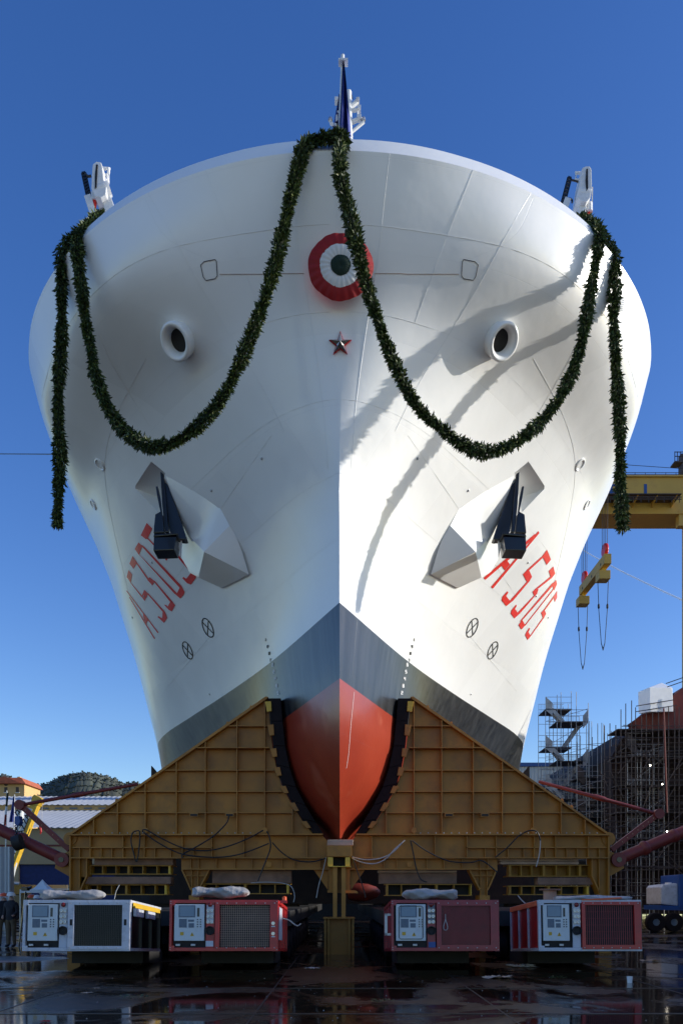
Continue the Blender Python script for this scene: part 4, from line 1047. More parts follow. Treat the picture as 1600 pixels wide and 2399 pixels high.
cable([(764,2010),(756,2045),(748,2070),(741,2105)], 'pale cable hanging just left of the keel post', 'cable_grey', .014)
cable([(588,2070),(620,2068),(660,2070),(682,2078),(690,2098),(688,2115)], 'pale hose draped over the beam above the red power pack', 'cable_grey', .014, Y=YC-.2)
cable([(652,2152),(675,2156),(695,2170),(705,2165)], 'grey hose end curling beside the red power pack', 'cable_grey', .016, Y=YP+1)
cable([(268,2108),(272,2090),(280,2074)], 'short pale wire standing up behind the white framed power pack', 'cable_grey', .01, Y=YP+1)
cable([(1213,2099),(1222,2110),(1236,2122),(1245,2125)], 'pale hose above the orange striped side of the rightmost pack', 'cable_grey', .014, Y=YP+2)
o = MB().tube([P(-60,1063,60), P(60,1063.5,50), P(122,1064,42)], .03, 6).build('cable', M['cable']); tag(o, 'taut dark mooring cable running left from the hull against the sky', 'cable')

# ------------------------------------------------------------------ red struts either side
def strut(sgn, lab):
    f = lambda u: u if sgn > 0 else 1594-u
    Y = YC+.2
    e0 = P(f(1444),2016,Y); e1 = P(f(1660),1925,Y) if sgn > 0 else P(-70,1912,Y)
    t = thing('tubular_strut', (e0.x, Y, e0.z), lab, 'strut', 'red braces either side of the cradle')
    d = (e1-e0).normalized()
    MB().tube([e0+d*.1, e1], .19, 20).build('tube', M['red_oxide'], t, smooth=True)
    pe = MB().lathe(e0+Vector((0,-.24,0)), (0,1,0), [(0,.001),(0,.23),(.48,.23),(.48,.001)], 24); pe.build('clevis', M['red_oxide'], t, smooth=True)
    MB().lathe(e0+Vector((0,-.27,0)), (0,1,0), [(0,.001),(0,.085),(.04,.085)], 18).build('pin', M['black'], t, smooth=True)
    for k, (s_, rr, ll_) in enumerate(((1.35,.25,.3),(2.45,.25,.28),(3.0,.23,.12)) if sgn < 0 else ((.85,.24,.25),(1.9,.22,.2))):
        MB().tube([e0+d*s_, e0+d*(s_+ll_*.3), e0+d*(s_+ll_*.7), e0+d*(s_+ll_)], [.19,rr,rr,.19], 20).build('collar', M['red_oxide'], t, smooth=True)
    # tie rod and link
    if sgn > 0: j = P(1542,1908,Y); top = P(1262,1832,Y+.4); low = P(1432,1992,Y)
    else: j = P(48,1887,Y); top = P(323,1838,Y+.4); low = P(163,1992,Y)
    MB().tube([top, top.lerp(j,.45), top.lerp(j,.47), top.lerp(j,.55), top.lerp(j,.57), top.lerp(j,.8), j], [.05,.06,.085,.085,.06,.06,.05], 10).build('tie_rod', M['red_oxide'], t, smooth=True)
    lk = MB(); lk.beam(j, low, .12, .17); lk.build('link_bar', M['red_oxide'], t, bev=.01)
    hl = MB()
    for k in range(7):
        p = j.lerp(low, .12+k*.11); hl.lathe(p+Vector((0,-.066,0)), (0,-1,0), [(0,.016),(.002,.001)], 8)
    hl.each('link_hole', M['hall_wall'], t)
    MB().lathe(j+Vector((0,-.12,0)), (0,1,0), [(0,.001),(0,.16),(.24,.16),(.24,.001)], 16).build('knuckle', M['red_oxide'], t, smooth=True)
    return t
strut(1, 'red tubular strut with tie rod on the right of the cradle')
strut(-1, 'dark red tubular strut with tie rod on the left of the cradle')
ch = thing('chain_hoist', P(38,1960,YC-.2), 'blue chain hoist with black hook hanging above the left strut', 'hoist')
MB().pxprism([(34,1914),(45,1912),(47,1926),(42,1936),(33,1930)], YC-.3, .25).build('body', M['blue'], ch, bev=.02)
ck = MB(); 
for k in range(9):
    ck.lathe(P(38+(k % 2)*1.2, 1937+k*5, YC-.2), (1,.3 if k % 2 else -.8,0), [(-.02,.035),(.02,.035),(.02,.055),(-.02,.055),(-.02,.035)], 10)
ck.build('chain', M['black'], ch)
MB().tube([P(41,1912,YC-.2),P(36,1904,YC-.2),P(40,1899,YC-.2),P(45,1903,YC-.2),P(44,1909,YC-.2)], .03, 8).build('hook', M['black'], ch)
MB().tube([P(33,1978,YC-.15),P(52,1972,YC-.15)], .24, 18).build('sling', M['black_matt'], ch, smooth=True)

# ------------------------------------------------------------------ ground
ap_ = MB().add([(-200,-200,.004),(200,-200,.004),(200,4,.004),(-200,4,.004)], [(0,1,2,3)]).build('bounce_apron', mat('dry_concrete', (.31,.28,.235), .85, var=.15, scale=.5)); tag(ap_, kind='structure')  # unseen pale apron behind the camera, added to bounce light onto the hull
def ground():
    m = bpy.data.materials.new('wet_ground'); m.use_nodes = True; t = m.node_tree; b = t.nodes['Principled BSDF']; N = t.nodes.new; L = t.links.new
    tc = N('ShaderNodeTexCoord')
    n1 = N('ShaderNodeTexNoise'); n1.inputs['Scale'].default_value = .32; n1.inputs['Detail'].default_value = 5; n1.inputs['Roughness'].default_value = .62; n1.inputs['Distortion'].default_value = .6; L(tc.outputs['Object'], n1.inputs['Vector'])
    n2 = N('ShaderNodeTexNoise'); n2.inputs['Scale'].default_value = 3.5; n2.inputs['Detail'].default_value = 9; n2.inputs['Roughness'].default_value = .7; L(tc.outputs['Object'], n2.inputs['Vector'])
    wet = N('ShaderNodeMapRange'); wet.inputs[1].default_value = .42; wet.inputs[2].default_value = .52; L(n1.outputs[0], wet.inputs[0])
    c = N('ShaderNodeValToRGB'); c.color_ramp.elements[0].color = (.016,.009,.005,1); c.color_ramp.elements[1].color = (.11,.058,.03,1); c.color_ramp.elements[0].position = .35; c.color_ramp.elements[1].position = .7; L(n2.outputs[0], c.inputs[0])
    dk = N('ShaderNodeMix'); dk.data_type = 'RGBA'; dk.blend_type = 'MULTIPLY'; L(wet.outputs[0], dk.inputs[0]); L(c.outputs[0], dk.inputs[6]); dk.inputs[7].default_value = (.55,.5,.48,1)
    L(dk.outputs[2], b.inputs['Base Color'])
    ro = N('ShaderNodeMapRange'); ro.inputs[3].default_value = .38; ro.inputs[4].default_value = .035; L(wet.outputs[0], ro.inputs[0])
    rr = N('ShaderNodeMath'); rr.operation = 'MULTIPLY_ADD'; rr.inputs[1].default_value = .16; L(n2.outputs[0], rr.inputs[0])
    sb = N('ShaderNodeMath'); sb.operation = 'SUBTRACT'; L(ro.outputs[0], sb.inputs[0]); sb.inputs[1].default_value = .05; L(sb.outputs[0], rr.inputs[2]); L(rr.outputs[0], b.inputs['Roughness'])
    bs = N('ShaderNodeMapRange'); bs.inputs[3].default_value = .35; bs.inputs[4].default_value = .02; L(wet.outputs[0], bs.inputs[0])
    bp = N('ShaderNodeBump'); bp.inputs['Distance'].default_value = .02; L(bs.outputs[0], bp.inputs['Strength']); L(n2.outputs[0], bp.inputs['Height']); L(bp.outputs[0], b.inputs['Normal'])
    b.inputs['Specular IOR Level'].default_value = .45
    g = MB().add([(-2500,-200,0),(2500,-200,0),(2500,6000,0),(-2500,6000,0)], [(0,1,2,3)]).build('ground', m); tag(g, kind='structure')
    # steel rail and slab joints
    j = MB()
    for y in (11.35, 14.6): j.box((-30,y,.002), (30,y+.05,.008))
    for x in (-5.2,-1.3,2.4,6.1): j.box((x,7,.002), (x+.03,60,.006))
    o = j.build('slab_joints', mat('joint_steel', (.07,.05,.04), .35, var=.3)); tag(o, kind='structure')
ground()
# debris
def scrap(u, v, wpx, seed, lab, m='paper', name='plastic_scrap', cat='litter', grp=None):
    rnd = random.Random(seed); Y = F*H/(v-HV); c0 = P(u, v, Y); c0.z = .004; wd = wpx*Y/F; n = 7; vs = []; fs = []
    for i in range(n+1):
        for jx in range(n+1):
            a = (i/n-.5); b_ = (jx/n-.5); e = 1-max(abs(a), abs(b_))*.6
            vs.append((c0.x+wd*a*(1+.3*rnd.uniform(-1,1)), c0.y+wd*.45*b_*(1+.4*rnd.uniform(-1,1)), .005+wd*.16*rnd.random()*e))
    for i in range(n):
        for jx in range(n): a = i*(n+1)+jx; fs.append((a,a+1,a+n+2,a+n+1))
    o = MB().add(vs, fs).build(name, M[m], smooth=False, fix=False); tag(o, lab, cat, grp)
scrap(732,2272,34,3,'crumpled grey plastic on the ground left of the keel post')
scrap(1222,2267,58,4,'flat pale plastic strip on the ground right of the maroon pack')
scrap(205,2329,24,5,'pale scrap of board on the ground below the white framed pack','wood_pale')
scrap(224,2318,16,6,'small pale chip just above the board scrap, lower left','wood_pale')
scrap(1165,2294,60,8,'long brownish flattened cardboard below the rightmost pack','wood_pale')
scrap(1520,2254,36,9,'brown cardboard flake at the right end of the rightmost pack','wood_pale')
scrap(1335,2333,14,10,'tiny dark scrap in the puddle under the rightmost pack','wood')
scrap(107,2396,26,12,'crumpled red orange wrapper at the bottom left corner of the ground','flag_red')
scrap(1355,2277,12,11,'white chip on wet ground left of the puddle')
def sprig(u, v, lab, seed, wd=.22):
    rnd = random.Random(seed); Y = F*H/(v-HV); c0 = P(u, v, Y); c0.z = 0; b_ = MB()
    for k in range(40):
        o = c0+Vector((rnd.uniform(-wd,wd), rnd.uniform(-wd,wd)*.6, rnd.uniform(.01,.05))); a = rnd.uniform(0,6.3); d = Vector((math.cos(a), math.sin(a), rnd.uniform(0,.5))).normalized()*.1; s_ = Vector((-d.y, d.x, 0))*.18
        b_.add([o, o+d*.5+s_, o+d, o+d*.5-s_], [(0,1,2,3)])
    tag(b_.build('leaf_sprig', M['leaf'], fix=False), lab, 'leaves', 'fallen garland leaves')
sprig(315,2342,'fallen leaf sprig on the ground below the white framed pack',1); sprig(895,2351,'fallen leaf sprig on the ground below the maroon pack',2,.15); sprig(1306,2296,'small fallen leaf sprig near the puddle on the right',3,.14)
o = thing('paper_cup', (P(1475,0,15.6).x, 15.6, 0), 'battered white cup standing on the wet ground below the red grille pack', 'cup')
MB().lathe((P(1475,0,15.6).x,15.6,.0), (0,0,1), [(0,.001),(0,.05),(.02,.05),(.13,.06),(.13,.055),(.03,.05)], 16).build('cup_wall', M['flag_white'], o, smooth=True)
for k in range(26):
    pass
grit = MB(); rnd = random.Random(9)
for k in range(200):
    x = rnd.uniform(-7.5,7.5); y = rnd.uniform(10.6,16.8); s_ = rnd.uniform(.004,.012)
    grit.add([(x-s_,y-s_,.001),(x+s_,y-s_*.4,.001),(x+s_*.4,y+s_,.001),(x,y,.002+s_)], [(0,1,3),(1,2,3),(2,0,3)])
tag(grit.build('grit', M['paper'], fix=False), 'pale grit and crumbs scattered over the wet foreground', 'grit', kind='stuff')

# ------------------------------------------------------------------ left background
def corr(x0, x1, y0, z0_, y1, z1_, pitch, amp, n=None):
    """corrugated sheet spanning x0..x1 from (y0,z0) to (y1,z1)"""
    nn = int((x1-x0)/pitch*4); vs = []; fs = []
    dv = Vector((0, y1-y0, z1_-z0_)).normalized(); nrm = Vector((1,0,0)).cross(dv)
    for i in range(nn+1):
        x = x0+(x1-x0)*i/nn; o = nrm*amp*math.sin(i*math.pi/2)
        vs += [(x, y0+o.y, z0_+o.z), (x, y1+o.y, z1_+o.z)]
    for i in range(nn): fs.append((2*i, 2*i+2, 2*i+3, 2*i+1))
    return MB().add(vs, fs)
YH = 90
hl = thing('industrial_hall', (-33, YH+8, 0), 'long beige industrial hall with ribbed grey roof and dark blue doors behind the left strut', 'building')
zE = P(0,1942,YH).z; x0_, x1_ = -58, -24.5
w_ = MB(); xa = P(44,0,YH).x
w_.box((x0_,YH,P(0,2026,YH).z), (x1_,YH+16,zE)); w_.box((xa-1,YH,0), (xa,YH+16,P(0,2026,YH).z)); w_.build('wall', M['hall_wall'], hl)
zr = P(0,1982,YH).z; MB().box((x0_,YH-.08,zr-.1),(x1_,YH-.003,zr+.1)).build('red_trim', M['primer'], hl)
MB().box((xa,YH+.3,3.4),(x1_,YH+.5,P(0,2026,YH).z)).build('door', M['navy'], hl); MB().box((xa,YH+.1,0),(x1_,YH+.2,2.75)).build('door', M['blue_dark'] if 'blue_dark' in M else M['navy'], hl)
MB().box((xa,YH+.05,2.85),(x1_,YH+.15,2.95)).build('door_rail', M['steel'], hl)
zT = P(0,1899,YH+15).z; corr(x0_,x1_,YH-.6,zE+.05,YH+15,zT,.8,.06).build('roof', M['grey_sheet'], hl, fix=False)
zb1 = P(0,1888,YH+15.2).z
MB().box((x0_,YH+15.2,zT-.3),(x1_,YH+16,zb1)).build('clerestory', M['ochre'], hl)
for k in range(6): MB().box((P(95+k*34,0,YH+15.1).x,YH+15.05,zT+.2),(P(113+k*34,0,YH+15.1).x,YH+15.18,zb1-.3)).build('window', M['screen_dark'], hl)
zt2 = P(0,1867,YH+27).z; corr(x0_,x1_,YH+14.5,zb1+.02,YH+27,zt2,.8,.07).build('upper_roof', M['grey_sheet'], hl, fix=False)

Yh = 170
ho = thing('house', P(20,1930,Yh).xy.to_3d(), 'ochre house with red tiled roof and brown shutters on the far left', 'house')
zb_ = 0; ze = P(0,1838,Yh).z; xl = P(-40,0,Yh).x; xr = P(57,0,Yh).x; xm = P(14,0,Yh).x
MB().box((xl,Yh,zb_),(xr,Yh+9,ze)).build('wall', M['ochre'], ho)
rf = MB(); zr_ = P(0,1823,Yh).z
rf.prism([(xl-.8,Yh-.8,ze),(xr+.6,Yh-.8,ze),(xr-.6,Yh-.8+.6,zr_),(xl+1,Yh-.8+.6,zr_)], (0,10,0)); rf.prism([(xm-4,Yh-1,ze+.02),(xm+4,Yh-1,ze+.02),(xm,Yh-1,ze+1.6)], (0,6,0))
rfo = rf.build('roof', M['roof_tile'], ho)
MB().box((xr-2,Yh+1,zr_-.4),(xr-1.4,Yh+2,zr_+.4)).build('chimney', M['ochre'], rfo)
for u in (14, 41):
    wn = MB().box((P(u-3.6,0,Yh).x,Yh-.08,P(0,1857,Yh).z),(P(u+3.6,0,Yh).x,Yh-.003,P(0,1845,Yh).z)).build('window', M['scaff_dark'], ho)
    MB().box((P(u-4.6,0,Yh).x,Yh-.2,P(0,1859,Yh).z),(P(u+4.6,0,Yh).x,Yh-.003,P(0,1857.4,Yh).z)).build('sill', M['panel'], wn)
MB().lathe((P(14,0,Yh).x,Yh-.02,P(0,1837,Yh).z),(0,-1,0),[(0,.5),(.03,.001)],16).build('vent', M['scaff_dark'], ho)

# hills
def hill(ridge, Y, depth, name, seed, colr):
    m = mat(name+'_cover', colr, .95, var=.55, scale=.035, dirt=(.075,.05,.035), dscale=.02, damt=.6)
    rnd = random.Random(seed); nx = 150; ny = 26; us = [r_[0] for r_ in ridge]; f = pchip(us, [r_[1] for r_ in ridge]); vs = []; fs = []
    for i in range(nx+1):
        u = us[0]+(us[-1]-us[0])*i/nx; top = P(u, f(u), Y)
        for j in range(ny+1):
            t = j/ny; s_ = t if t < .6 else 1-(t-.6)/.4*.8 if t > .6 else 1
            hgt = math.sin(min(1, t/.6)*math.pi/2) if t <= .6 else math.cos((t-.6)/.4*math.pi/2)
            y = Y-depth*.6+depth*t; x = top.x*(y/Y)
            vs.append((x, y, max(0, top.z*(y/Y if t <= .6 else 1)*hgt*(1+rnd.uniform(-.012,.012))+rnd.uniform(-.4,.5)*min(1,hgt*3))))
    for i in range(nx):
        for j in range(ny): a = i*(ny+1)+j; fs.append((a,a+1,a+ny+2,a+ny+1))
    o = MB().add(vs, fs).build(name, m, smooth=True, angle=80, fix=False); tag(o, kind='structure')
    b = MB()          # tree crowns on it: leafy tufts that break its outline
    for k in range(12000):
        i = rnd.randrange(nx); j = rnd.randrange(2, 18); p = Vector(vs[i*(ny+1)+j])
        if p.z < 5: continue
        r_ = rnd.uniform(.5,1.1)
        for q_ in range(5):
            c_ = p+Vector((rnd.uniform(-1,1)*r_*.6, rnd.uniform(-1,1)*r_*.6, rnd.uniform(0,1)*r_*.8)); d = Vector((rnd.uniform(-1,1), rnd.uniform(-1,1), rnd.uniform(-.6,1))).normalized(); x = d.orthogonal().normalized()*r_*.6; y = d.cross(x).normalized()*r_*.6
            b.add([c_+x, c_+y, c_-x*.8, c_-y*.9], [(0,1,2,3)])
    lm = M['leaf_hill']
    o2 = b.build(name+'_wood', lm, fix=False); tag(o2, 'far wooded slope of mixed dark green and brown trees', 'wood', kind='stuff')
def hl_leaf():
    m = bpy.data.materials.new('hill_leaves'); m.use_nodes = True; t = m.node_tree; b = t.nodes['Principled BSDF']
    g = t.nodes.new('ShaderNodeNewGeometry'); cr = t.nodes.new('ShaderNodeValToRGB'); e = cr.color_ramp.elements
    e[0].color = (.045,.06,.045,1); e[1].color = (.13,.095,.07,1); q = e.new(.6); q.color = (.07,.09,.05,1)
    t.links.new(g.outputs['Random Per Island'], cr.inputs[0]); t.links.new(cr.outputs[0], b.inputs['Base Color']); b.inputs['Roughness'].default_value = .9
    return m
M['leaf_hill'] = hl_leaf()
hill([(50,1885),(60,1846),(94,1840),(122,1831),(148,1821),(173,1813),(207,1811),(240,1818),(270,1826),(291,1836),(311,1834),(345,1840),(480,1860),(700,1900)], 700, 260, 'hill', 3, (.085,.095,.07))
hill([(-300,1900),(-150,1850),(-40,1825),(5,1817),(20,1820),(40,1835),(80,1855),(200,1900)], 900, 260, 'far_hill', 4, (.085,.1,.085))

def tree(u, vb, vt, wpx, Y, lab, seed, n=420):
    rnd = random.Random(seed); top = P(u, vt, Y); bot = P(u, vb, Y); bot.z = 0; hgt = top.z; rw = wpx/2*Y/F
    t = thing('tree', (bot.x, Y, 0), lab, 'tree')
    tr = MB().tube([bot, bot+Vector((.1,0,hgt*.5)), bot+Vector((0,0,hgt*.8))], [hgt*.03,hgt*.02,hgt*.01], 8)
    for k in range(5):
        a = rnd.uniform(0,6.3); tr.tube([bot+Vector((0,0,hgt*(.5+.06*k))), bot+Vector((math.cos(a)*rw*.7, math.sin(a)*rw*.7, hgt*(.7+.05*k)))], [hgt*.012,hgt*.004], 6)
    tr.build('trunk', M['bark'], t)
    cr = MB(); cl = [Vector((rnd.uniform(-1,1)*rw*.7, rnd.uniform(-1,1)*rw*.7, hgt*rnd.uniform(.72,.95))) for _ in range(14)]
    for k in range(n):
        c_ = bot+rnd.choice(cl)+Vector((rnd.gauss(0,1), rnd.gauss(0,1), rnd.gauss(0,.6)))*rw*.22; d = Vector((rnd.uniform(-1,1) for _ in range(3))).normalized(); x = d.orthogonal().normalized()*rw*.09; y = d.cross(x).normalized()*rw*.09
        cr.add([c_+x*1.4, c_+y, c_-x*1.4, c_-y], [(0,1,2,3)])
    cr.build('crown', M['leaf_hill'], t, fix=False)
tree(92,1916,1852,34,150,'bushy green tree behind the hall roof beside the ochre house',1)
tree(113,1916,1860,20,150,'low green tree just right of the bushy one behind the hall roof',2)
tree(1402,1830,1764,40,110,'dark pine crown seen between the stair tower and the scaffolding',3,700)

# flags on poles
def flagpole(u, vt, vb, Y, lab):
    t = thing('flagpole', (P(u,0,Y).x, Y, 0), lab, 'flagpole', 'flagpoles behind the strut')
    MB().tube([Vector((P(u,0,Y).x,Y,0)), P(u+6,vt,Y)], [.07,.04], 8).build('pole', M['steel'], t, smooth=True)
    return t
flagpole(10,1853,2100,63,'thin pole carrying the green white and red flag, far left'); flagpole(28,1862,2100,63,'thin pole carrying the dark blue flag beside the yellow boom')
b_ = cloth('flag', lambda t: (15.5-7*t, 18-7*t+2.5, 1858+77*t, 62.9), M['flag_green'], None, 12, 6)
me = b_.data; me.materials.append(M['flag_white']); me.materials.append(M['flag_red'])
for p in me.polygons:
    z = p.center.z; zt, zb2 = P(0,1858,62.9).z, P(0,1935,62.9).z; t_ = (zt-z)/(zt-zb2); p.material_index = 0 if t_ < .45 else 1 if t_ < .68 else 2
tag(b_, 'green white and red flag hanging from the leftmost pole', 'flag')
b_ = cloth('flag', lambda t: (31-10*t, 34-3*t, 1867+60*t, 62.9), M['flag_blue'], None, 12, 6); tag(b_, 'dark blue flag hanging from the pole by the crane boom', 'flag')

# mobile crane with lettered boom
Yc = 61.5
mc = thing('mobile_crane', (P(20,0,Yc).x, Yc, 0), 'yellow mobile crane with lettered telescopic boom behind the left strut', 'mobile crane')
ba = P(86,1880,Yc); bb = P(22,2045,Yc)
MB().beam(bb, ba, .58, .7, up=(0,1,0)).build('boom', M['yellow_clean_lit'], mc, bev=.03)
MB().pxprism([(74,1869),(80,1862),(92,1868),(98,1872),(96,1878),(88,1888),(72,1886)], Yc-.4, .8).build('boom_head', M['yellow_clean_lit'], mc, bev=.03)
dirb = (ba-bb).normalized(); side = Vector((dirb.z,0,-dirb.x))
bs = MB().prism([bb+dirb*1.1-side*.29+Vector((0,-.37,0)), bb+dirb*5.4-side*.29+Vector((0,-.37,0)), bb+dirb*5.4+side*.03+Vector((0,-.37,0)), bb+dirb*1.1+side*.03+Vector((0,-.37,0))], (0,.02,0)); bs.build('white_band', M['panel'], mc)
def text(body, size, name, m, parent, loc, rotm, ext=.01, align='LEFT', sx=1):
    cu = bpy.data.curves.new(name, 'FONT'); cu.body = body; cu.size = size; cu.extrude = ext; cu.align_x = align; cu.align_y = 'CENTER'; cu.offset = size*.012
    o = bpy.data.objects.new(name, cu); bpy.context.view_layer.update()
    COL.objects.link(o); bpy.context.view_layer.update()
    me = bpy.data.meshes.new_from_object(o.evaluated_get(bpy.context.evaluated_depsgraph_get())); COL.objects.unlink(o); bpy.data.objects.remove(o)
    off = Vector(parent['_w']) if parent is not None else Vector((0,0,0))
    me.transform(Matrix.Translation(Vector(loc)-off) @ rotm @ Matrix.Scale(sx, 4, (1,0,0))); me.materials.clear(); me.materials.append(m)
    o = bpy.data.objects.new(name, me); COL.objects.link(o); o['_w'] = tuple(off)
    if parent is not None: o.parent = parent
    return o
ang = math.atan2(dirb.z, dirb.x)
text('VERNAZZA', .62, 'boom_lettering', M['black_matt'], mc, bb+dirb*1.4-side*.13+Vector((0,-.40,0)), Matrix.Rotation(-ang, 4, 'Y') @ Matrix.Rotation(R(90), 4, 'X'), sx=1.12)
MB().tube([P(24,2072,Yc), P(36,2022,Yc), P(36,2021,Yc), P(44,1988,Yc)], [.17,.17,.1,.1], 10).build('lift_cylinder', M['panel'], mc, smooth=True)
MB().tube([P(48,1902,Yc+.6), P(46,1975,Yc+.6)], .27, 14).build('fly_jib', M['panel'], mc, smooth=True)
MB().box((P(-30,0,Yc).x,Yc,.9), (P(48,0,Yc).x,Yc+3,2.1)).build('carrier', M['black'], mc, bev=.05)
MB().box((P(26,0,Yc).x,Yc-.3,2.1), (P(56,0,Yc).x,Yc+1.5,2.9)).build('engine_hood', M['yellow_rust'], mc, bev=.05)
MB().tube([P(8,2070,Yc-.2), P(46,2072,Yc-.2)], .15, 12).build('counter_cylinder', M['steel'], mc, smooth=True)
for x in (-22, 5, 32):
    MB().lathe((P(x,0,Yc).x,Yc-.1,.65), (0,1,0), [(0,.001),(0,.6),(.05,.65),(.35,.65),(.4,.6)], 20).build('wheel', M['rubber'], mc, smooth=True)
MB().tube([P(99,1876,Yc), P(98,1937,Yc)], .015, 5).build('hoist_rope', M['cable_grey'], mc); MB().tube([P(94,1936,Yc),P(96,1950,Yc),P(94,1955,Yc)], [.1,.08,.04], 8).build('hook', M['red'], mc)
# silver container, tent, bollard-like pole
ct = thing('metal_hoarding', (P(5,0,42).x, 42, 0), 'pale ribbed metal hoarding at the left edge above the people', 'hoarding')
xa, xb = P(-60,0,42).x, P(24,0,42).x; zt = P(0,1985,42).z
corr(xa, xb, 42, .05, 42, zt, .28, .04).build('ribbed_wall', M['grey_sheet'], ct, fix=False); MB().box((xa,42.08,0),(xb,42.5,zt)).build('shell', M['grey_sheet'], ct)
MB().box((xb-.08,41.9,0),(xb,42.06,zt)).build('corner_post', M['panel'], ct)
Yt = 50
tn = thing('canopy_tent', (P(88,0,Yt).x, Yt, 0), 'white peaked canopy tent behind the white framed power pack', 'tent')
def tent(x0, x1, y0, y1, ze, zp):
    xm = (x0+x1)/2-.1; ym = (y0+y1)/2; n = 8; vs = []; fs = []
    cs = [(x0,y0),(x1,y0),(x1,y1),(x0,y1)]
    for s_ in range(4):
        a = Vector((*cs[s_],ze)); c_ = Vector((*cs[(s_+1) % 4],ze)); ap = Vector((xm,ym,zp)); o = len(vs)
        for i in range(n+1):
            t = i/n; l = a.lerp(ap, t); r_ = c_.lerp(ap, t); dz = -.35*math.sin(math.pi*t)
            vs += [l+Vector((0,0,dz)), (l+r_)/2+Vector((0,0,dz-.05)), r_+Vector((0,0,dz))]
        for i in range(n):
            for k in range(2): b0 = o+i*3+k; fs.append((b0,b0+1,b0+4,b0+3))
    return MB().add(vs, fs)
tent(P(46,0,Yt).x, P(126,0,Yt).x, Yt, Yt+2.4, P(0,2085,Yt).z, P(0,2060,Yt).z).build('canopy', M['flag_white'], tn, smooth=True, angle=50)
vb = MB().box((P(46,0,Yt).x,Yt,P(0,2093,Yt).z),(P(126,0,Yt).x,Yt+.03,P(0,2085,Yt).z)); vb.build('valance', M['flag_white'], tn)
for u in (47, 125): MB().box((P(u,0,Yt).x-.04,Yt,0),(P(u,0,Yt).x+.04,Yt+.08,P(0,2093,Yt).z)).build('leg', M['steel'], tn)

# people
def person(u, Y, hgt, helmet, lab, seed, turn=0):
    rnd = random.Random(seed); x = P(u,0,Y).x; s_ = hgt/1.8
    t = thing('person', (x, Y, 0), lab, 'person', 'workers in hard hats'); t.rotation_euler = (0,0,turn); t['_w'] = (0.,0.,0.)
    V = [(0,0,.95),(0,0,1.15),(0,0,1.42),(0,0,1.53),(0,-.01,1.66),(.1,0,.9),(.12,-.01,.5),(.12,.02,.08),(.13,-.13,.04),(-.1,0,.9),(-.11,.03,.5),(-.12,.03,.08),(-.13,-.12,.04),
         (.19,0,1.42),(.25,.0,1.15),(.2,-.2,1.02),(-.19,0,1.42),(-.26,.02,1.15),(-.24,-.12,.92)]
    E = [(0,1),(1,2),(2,3),(3,4),(0,5),(5,6),(6,7),(7,8),(0,9),(9,10),(10,11),(11,12),(2,13),(13,14),(14,15),(2,16),(16,17),(17,18)]
    rad = [.16,.15,.17,.07,.1,.11,.08,.06,.05,.11,.08,.06,.05,.09,.065,.045,.09,.065,.045]
    me = bpy.data.meshes.new('body'); me.from_pydata([tuple(c*s_ for c in v) for v in V], E, []); o = bpy.data.objects.new('body', me); COL.objects.link(o)
    md = o.modifiers.new('s', 'SKIN'); md2 = o.modifiers.new('u', 'SUBSURF'); md2.levels = 1; md2.render_levels = 1
    for i, r_ in enumerate(rad): me.skin_vertices[0].data[i].radius = (r_*s_, r_*s_*.85)
    me.skin_vertices[0].data[0].use_root = True
    bpy.context.view_layer.update(); nm = bpy.data.meshes.new_from_object(o.evaluated_get(bpy.context.evaluated_depsgraph_get())); o.modifiers.clear(); o.data = nm
    nm.materials.append(M['cloth']); nm.materials.append(M['trouser']); nm.materials.append(M['skin'])
    for p in nm.polygons:
        p.use_smooth = True; z = p.center.z/s_
        p.material_index = 2 if z > 1.54 or (z < 1.06 and abs(p.center.x) > .17*s_ and p.center.y < -.1) else 1 if z < .93 and z > .1 else 0
    o.parent = t
    MB().lathe((0,0,1.68*s_), (0,0,1), [(0,.16*s_),(.01,.135*s_),(.06*s_,.125*s_),(.11*s_,.09*s_),(.135*s_,.001)], 18).build('hard_hat', helmet, t, smooth=True, local=True)
person(9,27.5,1.93,M['orange'],'worker in dark clothes and orange hard hat at the left edge of the picture',1,.5)
person(26,27.0,1.95,M['flag_white'],'worker in dark jacket, khaki trousers and white hard hat beside the edge worker',2,-.3)
person(73,30,1.88,M['orange'],'worker in orange hard hat showing behind the white framed power pack',3,.2)
person(87,29.5,1.86,M['flag_white'],'worker in white hard hat behind the folded beige tarpaulin',4,-.6)
# bicycle-like dark handlebars above the heads
tp = thing('camera_tripod', (P(62,0,28).x, 28, 0), 'black camera on a tripod above the orange helmeted worker behind the pack', 'tripod')
MB().box(tuple(P(52,2088,28)-Vector((0,.1,0))), tuple(P(66,2079,28)+Vector((0,.15,0)))).build('video_camera', M['black'], tp, bev=.02)
hd = P(60,2090,28)
MB().tube([P(66,2083,28),P(74,2080,28)], .05, 8).build('lens', M['black'], tp)
for a in (0, 2.1, 4.2): MB().tube([hd, Vector((hd.x+.45*math.cos(a+.4), 28+.45*math.sin(a+.4), 0))], .025, 6).build('leg', M['black'], tp)

